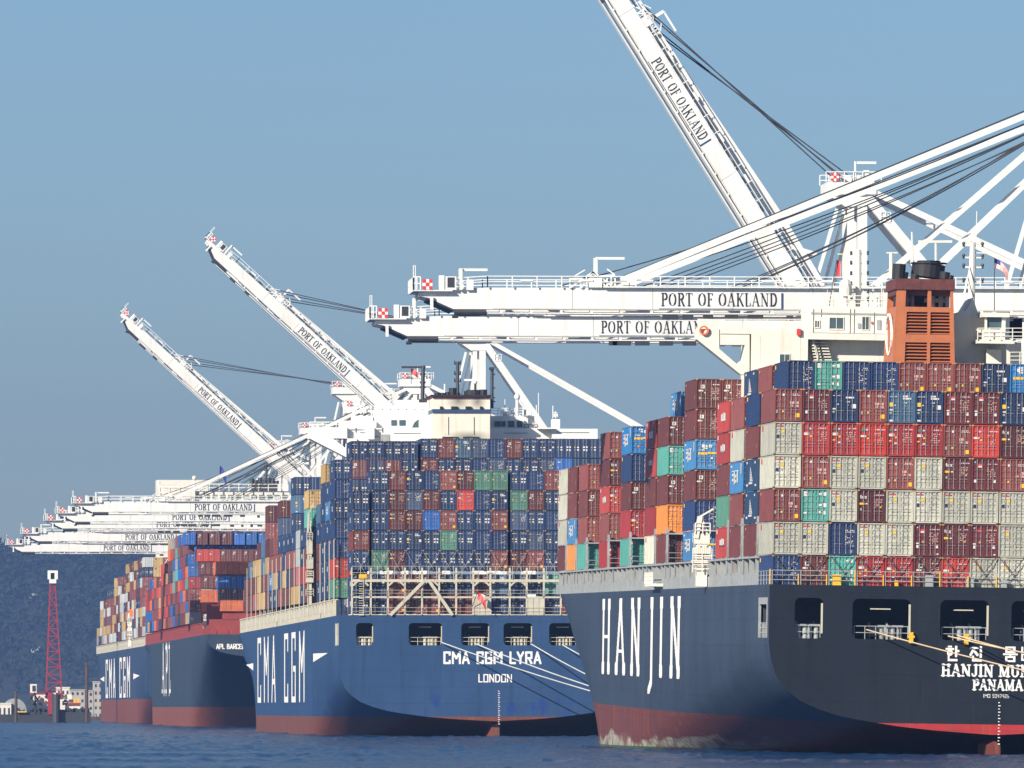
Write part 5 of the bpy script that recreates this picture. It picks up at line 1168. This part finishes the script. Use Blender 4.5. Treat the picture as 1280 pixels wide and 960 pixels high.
# ================================================================== SHIP 4 (farthest)
S4 = Ship('container_ship', 74.0, 2440, 42.0, 420, 20.6, yaw=.5)
tag(S4.root, 'farthest container ship at the left with cream deck edge and few stacks', 'container ship', 'container ships moored along the wharf')
H4 = make_hull(S4, hull_mat('farthest ship hull paint', (.024, .050, .105), (.22, .06, .04), 6.6), 10.5, 2.5, 80, [20.0, 20.3], [], ybow=.97, ywl=.84)
gallery(S4, 10, 400, 20.6, 23.2, M_CREAM, 'plate')
side_text(S4, 'CMA CGM', SG, dict(H=.12), None, 2752, 2560, 7.6, 17.8, .5, .55)
mb = MB(); 
for ya, yb in ((325, 362), (95, 50)): mb.add([(-.03, ya, 13.6), (-.03, ya, 12.0), (-.03, yb, 12.9)], [(0, 1, 2)])
mb.build('arrow_emblem', M_LETW, S4.root)
prof = []
for k, D_ in enumerate(range(2466, 2830, 15)):
    px = 640+F*((74.0-(D_-2440)*.0087)/D_-.0698)
    if px > 156: n_ = 8
    elif px > 150: n_ = 6
    elif px > 141: n_ = 7
    elif px > 130: n_ = 6
    elif px > 124: n_ = 5
    else: n_ = 2
    for c in range(0, 5):
        col = ''.join(CR2.choice('WZMRnW' if t == 0 else 'MRYYWRYxLWnR') for t in range(n_))
        if c == 0 and k % 2: col = col[:max(1, n_-2)]
        stk(S4, .2+c*2.5, D_-2440, 23.3, col)
side_crane(S4, 162, 2545, 762, 808, 1.7)
mb = MB(); p = S4.l(163.5, 767, 2545); mb.box(p.x-.6, p.x+.6, p.y, p.y+.6, p.z-.8, p.z+1.2); mb.box(p.x-.4, p.x+.4, p.y-.1, p.y, p.z-.5, p.z+.9); mb.build('orange_signal', M_ORL, S4.root)
hs = MB(); S4.bx(hs, 196, 260, 600, 720, 2700, 10); hs.build('superstructure', M_SHIPW, S4.root)

so = STUFF.build('far_container_stacks', M_CONTS); tag(so, 'distant mixed container stacks on the two farthest ships and behind the nearer rows', 'containers', kind='stuff')
print('individual containers', NIND[0])

# mooring lines
def cable(pts, r, mat, name, n=10, sag=0.0):
    mb = MB(); a, b = Vector(pts[0]), Vector(pts[1]); prev = a
    for i in range(1, n+1):
        t = i/n; c = a.lerp(b, t); c.z -= sag*4*t*(1-t); mb.tube(prev, c, r, 6); prev = c
    return mb.build(name, mat)
ml = [((713, 803), (905, 862), 'topmost pale mooring line running down from the second stern opening, middle blue ship', .06), ((713, 805), (905, 868), 'mooring line just below the topmost one, middle blue ship stern', .06),
      ((752+0-0, 0), (0, 0), '', 0)]
def wl(s, px, py, D): return P(px, py, D)
for (p0, p1, lab) in (((552, 803), (790, 878), 'long pale mooring line from the widest stern opening, middle blue ship'), ((593, 804), (790, 874), 'mooring line from the third stern opening, middle blue ship'),
                      ((664, 805), (790, 869), 'mooring line from the fourth stern opening, middle blue ship'), ((703, 806), (790, 846), 'short mooring line at the right edge of the middle blue ship stern')):
    a = P(*p0, 1353.6); t = (790-p0[0]); b = P(p1[0], p1[1], 1335)
    o = cable((a, b), .085, M_LINEG, 'mooring_rope', sag=.35); tag(o, lab, 'mooring line', 'mooring lines of the middle blue ship')
for (p0, p1, lab) in (((1083, 787), (1420, 868), 'tan mooring line from the wide stern opening, nearest ship'), ((1196, 794), (1420, 846), 'tan mooring line from the opening above the korean letters, nearest ship'), ((1185, 795), (1420, 838), 'upper thin mooring line above the korean letters, nearest ship')):
    o = cable((P(*p0, 810.6), P(p1[0], p1[1], 799)), .06, M_LINE, 'mooring_rope', sag=.25); tag(o, lab, 'mooring line', 'mooring lines of the nearest ship')
for px, py in ((1139, 796), (1208, 798)):
    p = S1.l(px, py, 810.6); mb = MB(); mb.box(p.x-.18, p.x+.18, p.y-.05, p.y+.25, p.z-.55, p.z+.4); mb.box(p.x-.3, p.x+.3, p.y-.06, p.y+.2, p.z-.1, p.z+.1); mb.build('yellow_rope_guard', M_YEL, S1.root)

# ================================================================== QUAY CRANES
def stay(mb, a, b, w, h): mb.beam(a, b, w, h)
def crane(D, ang, label, detail=1, dx=0.0, apex=71.0, mdx=0.0, tdx=0.0):
    D0 = D/.92; Xh = .92*(134.3-.0107*(D0-1000))+dx
    root = empty('gantry_crane', Matrix.Translation((Xh, D, 3.2))); tag(root, label, 'port crane', 'white gantry cranes along the wharf')
    ZB = 44.8-3.2; th = rad(ang); c_, s_ = math.cos(th), math.sin(th)
    def q(u, v, y=0): return Vector((-u*c_+v*s_, y, ZB+u*s_+v*c_))
    class BM(MB):
        def ubox(s, u0, u1, y0, y1, v0, v1):
            vs = [q(u, v, y) for u, y, v in ((u0,y0,v0),(u1,y0,v0),(u1,y1,v0),(u0,y1,v0),(u0,y0,v1),(u1,y0,v1),(u1,y1,v1),(u0,y1,v1))]
            s.add(vs, [(0,4,5,1),(1,5,6,2),(2,6,7,3),(3,7,4,0),(4,7,6,5),(3,0,1,2)])
        def uprism(s, pts, y0, y1):
            n = len(pts); s.add([q(u, v, y0) for u, v in pts]+[q(u, v, y1) for u, v in pts], [tuple(range(n)), tuple(range(2*n-1, n-1, -1))]+[(i, i+n, (i+1) % n+n, (i+1) % n) for i in range(n)])
    y1, y2 = -.75, .75; G2 = 5.6
    b = BM()
    prof = [(0, 1.12), (62.5, 1.12), (66, .95), (69.3, .62), (69.3, .25), (68.4, .1), (65.9, -1.02), (0, -1.1)]
    for dy in (0, G2): b.uprism(prof, y1+dy, y2+dy)
    for u in range(3, 66, 9): b.ubox(u, u+.7, y2, y1+G2, .3, .9)
    for dy in (0, G2): b.ubox(.5, 65, y1-.25+dy, y2+.1+dy, -1.48, -1.36)
    for u in range(1, 65, 3): b.ubox(u, u+.25, y1-.2, y2, -1.36, -1.1)
    b.ubox(2, 51, y1-.5, y1+.02, 1.14, 1.26)
    boom = b.build('boom', M_WHITE, root)
    r = BM(); R = random.Random(int(D))
    up = q(0, 1)-q(0, 0)
    for u0, v0, u1, v1 in ((66.4, .9, 62.5, 1.15), (62.5, 1.15, 1, 1.15)):
        r.rail(q(u0, v0, y1-.3), q(u1, v1, y1-.3), 1.1, 2.45, .055, 2, up=up)
        r.rail(q(u0, v0, y2+G2+.3), q(u1, v1, y2+G2+.3), 1.1, 2.45, .05, 2, up=up)
    for u in range(4, 62, 6): r.ubox(u, u+1.2, y1-.42, y1-.3, 1.75, 1.95)
    # tip platform
    r.ubox(66, 69.9, -1.4, G2+1, .72, .84); r.rail(q(69.9, .84, -1.4), q(69.9, .84, G2+1), 1.2, 1.2, .06, 2, up=up); r.rail(q(69.9, .84, -1.4), q(69.2, .84, -1.4), 1.3, .4, .06, 2, up=up)
    r.rail(q(69.9, .84, -1.4), q(69.7, .84, -1.4), 2.4, .5, .04, 1, up=up)
    r.build('walkway', M_WHITE, boom)
    t = BM()
    t.ubox(67.3, 66.8, -1.2, 0, .85, 2.3); t.ubox(66.7, 65.6, -1.2, .2, .85, 2.2); t.ubox(65.3, 65.0, -1.2, .2, .85, 3.0); t.ubox(65.2, 62.5, -1.0, -.8, 2.75, 3.0); t.ubox(64.6, 63.9, -1.1, -.2, .85, 1.9)
    t.ubox(68.2, 67.9, -1.1, -.9, .2, -1.1); t.ubox(51.9, 51.5, -.5, -.2, 1.15, 4.1); t.ubox(51.7, 48.8, -.45, -.25, 3.95, 4.2)
    t.ubox(52.4, 51.1, -1.1, 1, 1.15, 2.1)
    for u in (54.3, 53.2, 50.6, 49.8): t.beam(q(u, 1.1, -.9), q(52, 2.7, -.9), .16); t.beam(q(u, 1.1, -.9), q(u, 2.2, -.9), .14)
    t.beam(q(54.3, 2.0, -.9), q(49.8, 2.4, -.9), .16); t.beam(q(54.3, 2.0, -.9), q(52.8, 2.9, -.9), .12); t.beam(q(49.8, 2.4, -.9), q(50.6, 3.0, -.9), .12)
    t.build('tip_machinery', M_WHITE, boom)
    ck = BM(); ck.ubox(69.0, 68.0, -1.46, -1.44, .88, 1.9); board = ck.build('chequered_board', M_LETW, boom)
    ck = BM()
    for i, j in ((0, 0), (2, 0), (1, 1), (0, 2), (2, 2)): ck.ubox(69.0-i/3, 69.0-(i+1)/3, -1.5, -1.48, .88+j*.34, .88+(j+1)*.34)
    ck.build('red_squares', M_RED, board)
    cb = BM(); cb.ubox(66.5, 65.8, -1.23, -1.21, 1.1, 2.1); cb.build('cabinet_door', M_STEELD, boom)
    dk = BM(); dk.tube(q(65.8, -1.35, y1), q(62.6, -1.35, y1), .34, 8); dk.tube(q(66, -1.75, y1), q(65.4, -1.75, y1), .2, 6)
    dk.uprism([(68.4, .05), (65.9, -1.07), (65.9, -1.2), (68.4, -.1)], y1+.05, y2+G2)
    for u in ((35, 37.5, 40, 42, 43.5) if ang == 0 else (56.5, 60)): dk.ubox(u, u+R.uniform(.8, 2.0), y1-.2, y1+.4, -1.95, -1.5)
    for u in (range(10, 34, 2) if ang == 0 else ()): dk.ubox(u, u+R.uniform(.5, 1.6), y1-.3, y1+.3, -2.0-R.uniform(0, .2), -1.6)
    dk.build('trolley_gear', M_STEELD, boom)
    jt = BM()
    for u in range(6, 62, 8):
        jt.ubox(u, u+.05, y1-.012, y1-.002, -1.08, 1.1)
    jt.ubox(1, 62, y1-.02, y1-.002, -.99, -.95); jt.build('plate_joints', M_GREY, boom)
    if ang: 
        el = BM()
        for u in range(4, 60, 2): el.ubox(u, u+R.uniform(.4, 1.5), y1-.3, y1-.1, 1.28, 1.5)
        el.ubox(22.8, 22.2, y1-.4, y1, .9, 4.2); el.build('cable_tray', M_STEELD, boom)
    # stencilled lettering
    if detail:
        letters('PORT OF OAKLAND', G, SERIF if detail > 1 else dict(H=.14, L=.07, S=.06), lambda u, v: q(45.2+tdx-u, -.62+v, y1-.03), 11.6, 1.22, mat=M_LETB, parent=boom, n=34 if detail > 1 else 20, space=.09)
        f = BM(); f.ubox(45.4+tdx, 33.0+tdx, y1-.05, y1-.03, -.98, -.90); f.ubox(33.2+tdx, 33.0+tdx, y1-.05, y1-.03, -.9, .65); f.build('lettering_frame', M_NAVYB, boom)
    # apex, mast, stays
    A = apex-3.2
    m = MB()
    for yy in (0, G2): m.beam((.9, yy, ZB), (.9, yy, A), 1.05, 1.2); 
    for yy in (0, G2): m.beam((-.7, yy, ZB), (-.5, yy, A-2), .8, .8)
    m.box(-3.6, 2.6, -1, G2+1, A-1.7, A-.2); m.prism([(-3.4, A-1.7), (-1.3, A-3.2), (1.4, A-3.2), (2.6, A-1.7)], -.6, G2+.6)
    mast = m.build('mast', M_WHITE, root); mast.location.x = mdx
    m = MB()
    for k, xx in enumerate((-2.2, -1.2, -.2)): m.beam((xx, .2+k, A-3.5), (xx-6.0+k*.6, .2+k, ZB+1), .42, .42)
    m.build('mast_strut', M_WHITE, root).location.x = mdx
    m = MB(); m.rail((-3.7, -1, A-.2), (3.2, -1, A-.2), 1.3, 1.1, .06, 2); m.rail((-3.7, G2+1, A-.2), (3.2, G2+1, A-.2), 1.3, 1.1, .06, 2); m.tube((-.0, -.8, A-.2), (0, -.8, A+2.4), .18, 6); m.box(0, 2.6, -.9, -.7, A+2.1, A+2.4)
    m.box(-3.0, -1.8, -.9, .5, A-.2, A+.8); m.box(1.0, 1.7, -.9, .5, A-.2, A+1.3); m.box(2, 2.6, -.6, .5, A-.2, A+.9)
    for k in range(4): m.tube((-2+k*1.2, 1, A+.3), (-2+k*1.2, 2.2, A+.3), .55, 10)
    m.box(3.2, 4.4, -.8, 1, A-5.2, A-5.0); m.rail((3.2, -.8, A-5), (4.4, -.8, A-5), 1.1, .6, .06, 2); m.build('apex_platform', M_WHITE, mast)
    ck = MB(); ck.box(-3.1, -2.1, -1.12, -1.10, A-.05, A+.95); bo = ck.build('chequered_board', M_LETW, mast); ck = MB()
    for i, j in ((0, 0), (2, 0), (1, 1), (0, 2), (2, 2)): ck.box(-3.1+i/3, -3.1+(i+1)/3, -1.16, -1.14, A-.05+j*.333, A-.05+(j+1)*.333)
    ck.build('red_squares', M_RED, bo)
    m = MB(); xl_ = 31
    for yy in (-.2, G2): m.beam((1.5, yy, A-2), (20, yy, ZB+1.0), 1.05, 1.25)
    for yy in (-.6, G2+.6): m.beam((1.8, yy, A-1.2), (48, yy, ZB+2.5), .5, .75)
    m.build('backstay', M_WHITE, root).location.x = mdx
    m = MB()
    for dy in (0, G2): m.box(-1.5, 50, y1+dy, y2+dy, ZB-1.15, ZB+1.15)
    m.rail((-1, y1-.3, ZB+1.15), (50, y1-.3, ZB+1.15), 1.1, 2.4, .055, 2); m.box(18, 34, -2, G2+2, ZB+1.3, ZB+6); m.box(-2.5, 4, -1.4, -1.0, ZB+1.15, ZB+3.4); m.beam((-4.5, -1.5, ZB+1.4), (1.5, -1.5, ZB+4.2), .35, .35)
    m.build('girder', M_WHITE, root)
    for xx, nm in ((0.6, 'leg'), (xl_, 'leg')):
        for sy in (-8.2, 13.8):
            lg = MB(); lg.beam((xx, sy, .8), (xx, sy*.55+1.2, ZB-1.2), 1.5, 1.9); lg.build(nm, M_WHITE, root)
    m = MB()
    for xx in (.6, xl_): m.box(xx-.8, xx+.8, -9.5, 15, .5, 2.2); m.box(xx-.6, xx+.6, -5, 10, 13, 14.6)
    for sy in (-7, 12.6): m.box(0, xl_, sy-.6, sy+.6, 13, 14.6)
    for xx in (.6, xl_):
        for sy in (-8, -5.5, 11, 13.5): m.tube((xx-.3, sy, .4), (xx+.3, sy, .4), .4, 10)
    m.build('portal_frame', M_WHITE, root)
    st_ = MB(); rp = MB()
    if ang == 0:
        for yy in (-.3, G2+.2):
            st_.beam(q(50.6, 1.3, yy), (-1.0+mdx, yy, A-1.6), .28, .58); st_.beam(q(19.5, 1.2, yy), (-1.0+mdx, yy, A-2.6), .3, .48)
            st_.box(*sorted((q(51.2, 0).x, q(50, 0).x)), yy-.25, yy+.25, ZB+1.1, ZB+2.0)
        for yy in (.4, G2):
            rp.beam(q(50, 1.9, yy), (-1.5+mdx, yy, A-1.3), .09, .09)
        for k, (ua, za) in enumerate(((47, 1.3), (45.5, 1.4), (38, 1.3), (37, 1.3), (55, 1.4))):
            yy = -.5+k*.25; a = q(ua, za, yy); b_ = Vector((-2.0+mdx, yy, A-3.4+.25*k)); prev = a
            for i in range(1, 13):
                t_ = i/12; cc = a.lerp(b_, t_); cc.z -= 1.5*4*t_*(1-t_)*(.5+.12*k); rp.tube(prev, cc, .062, 5); prev = cc
    else:
        for yy in (-.3, G2+.2):
            st_.beam(q(50, 2.0, yy), q(22, 3.0, yy), .28, .7); st_.beam(q(22, 3.0, yy), q(3, 2.8, yy), .28, .7)
            st_.beam(q(19.5, 1.2, yy), q(16, 4.3, yy), .3, .5)
        for k, yy in enumerate((-.6, .3, G2-.4, G2+.5)):
            rp.beam(q(53.9-k*.75, 2.2-k*.1, yy), (-2.6+k*1.0, yy, A+.2+.15*k), .15, .15)
        for k, u in enumerate(range(6, 50, 3)): rp.beam(q(u, 1.5, y1-.35), q(u+R.uniform(.6, 2.2), 1.5, y1-.35), .12)
    st_.build('forestay', M_WHITE, root)
    rp.build('hoist_rope', M_ROPE, root)
    return root
crane(920, 0, 'nearest white crane with the upper of two long lowered booms over nearest ship', 2, dx=.6, mdx=3, apex=69.3)
crane(987, 0, 'white crane just behind the nearest one, its lowered boom showing below the other', 2, dx=.65, mdx=5.6, apex=69.5)
crane(1150, 58, 'white crane whose large raised boom runs out of the picture top', 2, dx=1.9, apex=69.8, tdx=2.0)
crane(1739, 42.3, 'white crane with the larger of two raised booms left of centre', 1, apex=74.5)
crane(2070, 42.6, 'white crane with the smaller, leftmost raised boom, rising behind the middle stacks', 1, apex=76, dx=-3.5)
crane(1877, 0, 'lowered white crane, highest tip among the five at the left', 1, dx=-1.6)
crane(1974, 0, 'lowered white crane, second highest tip among the five at the left', 1, dx=-1.9)
crane(2049, 0, 'lowered white crane, middle tip among the five at the left', 1, dx=-2.1)
crane(2206, 0, 'lowered white crane, second lowest tip among the five at the left', 1, dx=-2.9)
crane(2355, 0, 'lowered white crane with the lowest and leftmost tip, over the red derrick', 1, dx=-2.6)

# ================================================================== FAR LEFT: derrick barge, sheds, silos
def fx(px, D): return P(px, 800, D).x
def fz(py, D): return P(100, py, D).z
DB = 2640
root = empty('crane_barge', Matrix.Translation((fx(60, DB), DB, 0))); tag(root, 'floating derrick with tall red lattice boom topped by a white head on a dark barge', 'crane barge')
ox = fx(60, DB)
def rb(px0, px1, py0, py1, dy, y=0, mb=None):
    mb = mb or MB(); mb.box(fx(px0, DB)-ox, fx(px1, DB)-ox, y, y+dy, fz(py1, DB), fz(py0, DB)); return mb
mb = rb(18, 114, 890, 903, 14); rb(0, 30, 893, 903, 10, 2, mb); rb(40, 90, 887, 890, 10, 1, mb); rb(100, 112, 885, 891, 5, 1, mb); mb.build('barge_hull', M_STEELD, root)
lb = MB(); z0, z1 = fz(872, DB), fz(728, DB)
def lc(sx, sy, t):
    w = (2.25*(1-t)+.65*t); return Vector((fx(66.5, DB)-ox+(.25-.35*t)+sx*w, 4+sy*w, z0+(z1-z0)*t))
for sx in (-1, 1):
    for sy in (-1, 1): lb.beam(lc(sx, sy, 0), lc(sx, sy, 1), .34)
for i in range(15):
    t0, t1 = i/15, (i+1)/15
    for sy in (-1, 1): lb.beam(lc(-1, sy, t0), lc(1, sy, t1), .2) if i % 2 else lb.beam(lc(1, sy, t0), lc(-1, sy, t1), .2); lb.beam(lc(-1, sy, t1), lc(1, sy, t1), .22)
    for sx in (-1, 1): lb.beam(lc(sx, -1, t0), lc(sx, 1, t1), .18)
lbo = lb.build('lattice_boom', M_DRED, root)
hd = rb(60, 72.5, 713, 716, 3, 2.5); rb(60, 63.5, 716, 724, 3, 2.5, hd); rb(68.5, 72.5, 716, 724, 3, 2.5, hd); rb(62, 70.5, 724, 729, 3, 2.5, hd); hd.build('boom_head', M_LETW, lbo)
sv = MB(); sv.tube((fx(66, DB)-ox, 3.8, fz(723, DB)), (fx(66, DB)-ox, 4.4, fz(723, DB)), .8, 12); rb(64, 68, 716, 725, 2, 3.6, sv); sv.build('sheave', M_STEELD, lbo)
hs = rb(42, 62, 868, 882, 6, 2); rb(66, 90, 868, 874, 5, 3, hs); rb(66, 70, 866, 872, 5, 1, hs); rb(82, 100, 881, 890, 6, 1, hs); rb(38, 46, 855, 866, 3, 2, hs); hs.build('deckhouse', M_SHIPW, root)
rr = rb(60, 66, 866, 893, 3, -.5); rb(38, 76, 866, 868, 6, 1.9, rr); rb(80, 101, 878.5, 881, 7, .5, rr); rr.build('red_gantry', M_DRED, root)
wd = rb(40.5, 44.5, 857, 864, .2, 1.85); rb(80, 84, 874.5, 878, .2, 2.9, wd); wd.build('wheelhouse_window', M_STEELD, root)
gw = rb(86, 90, 874.5, 878, .2, 2.9); gw.build('window', M_GLASS, root)
yb = rb(92, 94.5, 873, 879, 2, 1); rb(96, 99, 873, 879, 2, 1, yb); rb(20, 33, 889, 890.5, 2, -1, yb); yb.build('yellow_gear', M_YEL, root)
cy = MB(); cy.tube((fx(70, DB)-ox, -1, 0), (fx(70, DB)-ox, -1, fz(868, DB)), 1.15, 12); cy.build('spud', M_STEELD, root)
tr = MB(); 
for a, b in (((38, 870), (50, 892)), ((50, 870), (34, 892)), ((44, 866), (34, 880)), ((48, 866), (56, 857)), ((44, 866), (44, 892)), ((36, 880), (52, 880)), ((44, 870), (56, 888))):
    tr.beam((fx(a[0], DB)-ox, 0, fz(a[1], DB)), (fx(b[0], DB)-ox, 0, fz(b[1], DB)), .5)
for i in range(22): w = (i*37 % 96); tr.box(fx(20+w*.95, DB)-ox, fx(20+w*.95+2+i % 4, DB)-ox, .3, 1.5, fz(890, DB), fz(888-(i*5) % 4, DB))
tr.build('winch_gear', M_STEELD, root)
def pile(px, w, py0, py1, D, lab):
    mb = MB(); mb.tube((0, 0, fz(py1, D)), (0, 0, fz(py0, D)), w*D/F/2, 12, r2=w*D/F/2*.92); mb.box(-w*D/F*.55, w*D/F*.55, -w*D/F*.55, w*D/F*.55, fz(py0+4, D), fz(py0+3, D))
    o = mb.build('mooring_pile', M_DKBR); o.location = (fx(px, D), D, 0); tag(o, lab, 'pile', 'dark piles by the derrick barge')
pile(20, 3.8, 864, 903, 2600, 'short dark brown pile standing at the left end of the derrick barge')
pile(108.5, 4.0, 828, 903, 2600, 'tall dark brown pile between the derrick barge and the farthest ship')
def building(name, px0, px1, py0, py1, D, dy, lab, cols, rows, mat, extra=None, cat='building'):
    r = empty(name, Matrix.Translation((fx(px0, D), D, 0))); tag(r, lab, cat)
    w = fx(px1, D)-fx(px0, D); h0, h1 = fz(py1, D), fz(py0, D)
    mb = MB(); mb.box(0, w, 0, dy, h0, h1); mb.build('wall', mat, r)
    mb = MB(); mb.box(-.15, w+.15, -.15, dy+.15, h1, h1+.35); rf = mb.build('roof', mat, r)
    for i in range(cols):
        for j in range(rows):
            x = w*(i+.28)/cols; z = h0+(h1-h0)*(j+.35)/rows; mb = MB(); mb.box(x, x+w/cols*.42, -.06, -.01, z, z+(h1-h0)/rows*.4); mb.build('window', M_VOID, r)
    return r
DS = 3150
tag(building('grain_silo', 117, 128, 853, 899, DS, 12, 'tall pale concrete tower block with small dark windows just left of the farthest ship', 2, 5, M_CONC), cat='silo')
building('warehouse', 110.5, 116.5, 864, 899, DS, 12, 'narrow pale block between the tall pile and the concrete tower', 1, 4, M_CONC)
building('warehouse', 88, 106, 863, 899, DS+20, 14, 'broad pale flat-roofed block behind the derrick barge', 3, 4, M_CONC)
building('warehouse', 71, 87, 860, 899, DS+60, 14, 'white flat-roofed block just right of the red derrick boom', 3, 3, M_SHIPW)
building('terminal_shed', 96, 120, 893, 901, DS-60, 8, 'low blue grey shed at the waterline below the concrete tower', 4, 1, M_GREY)
building('terminal_shed', -14, 14, 880, 900, DS, 16, 'low white shed at the left edge of the far shore', 5, 1, M_SHIPW)
# domed storage hall
mb = MB(); r_ = (fx(34, DS)-fx(4, DS))/2; cz = fz(873, DS)
pts = [(r_*math.cos(rad(a)), fz(896, DS)+(cz-fz(896, DS))*math.sin(rad(a))**.7) for a in range(0, 181, 12)]
mb.prism(pts[::-1], 0, 26); 
for k in range(5): mb.box(-r_*.9+k*r_*.4, -r_*.9+k*r_*.4+.25, -.12, 0, fz(896, DS), fz(884, DS))
o = mb.build('storage_hall', M_GREY); o.location = (fx(19, DS), DS+6, 0); tag(o, 'grey round-roofed storage hall behind the left pile', 'storage hall')
mb = MB(); mb.box(-1500, fx(330, 3100), 3080, 8420, -1, 1.3); tag(mb.build('far_shore', M_DKBR), kind='structure')
# houses on the hill
def hill_house(px, py, w, lab):
    D = min((d for d in range(8420, 9400, 8)), key=lambda d: abs(hill_z(P(px, py, d).x, d)-P(px, py, d).z)); p = P(px, py, D-8)
    r = empty('hill_house', Matrix.Translation(p)); tag(r, lab, 'house', 'houses on the wooded hill')
    mb = MB(); mb.box(0, w, 0, 6, -2, 2.6); mb.build('wall', M_SHIPW, r)
    mb = MB(); mb.prism([(-.3, 2.6), (w+.3, 2.6), (w/2, 4.4)], -.3, 6.3); mb.build('roof', M_CONC, r)
    mb = MB(); 
    for k in range(2): mb.box(w*.15+k*w*.45, w*.4+k*w*.45, -.06, -.01, .3, 1.7)
    mb.build('window', M_VOID, r)
hill_house(39, 815, 5, 'small white house half way up the hill, left of the red derrick boom')
hill_house(47, 814, 4.5, 'second small white house on the hill, nearest to the red derrick boom')
hill_house(126, 838, 4, 'small white house low on the hill beside the farthest ship')
hill_house(36, 747, 9, 'larger pale house high on the hill among dark trees')

# ================================================================== HAZE
hb = MB(); hb.box(-2600, 3200, -60, 10200, -40, 340)
m = bpy.data.materials.new('haze'); m.use_nodes = True; t = m.node_tree; t.nodes.clear()
out = t.nodes.new('ShaderNodeOutputMaterial'); pv = t.nodes.new('ShaderNodeVolumePrincipled')
pv.inputs['Color'].default_value = (.15, .27, .55, 1); pv.inputs['Density'].default_value = 0.00008; pv.inputs['Anisotropy'].default_value = 0.0
t.links.new(pv.outputs[0], out.inputs['Volume'])
ho = hb.build('haze', m); tag(ho, kind='stuff')
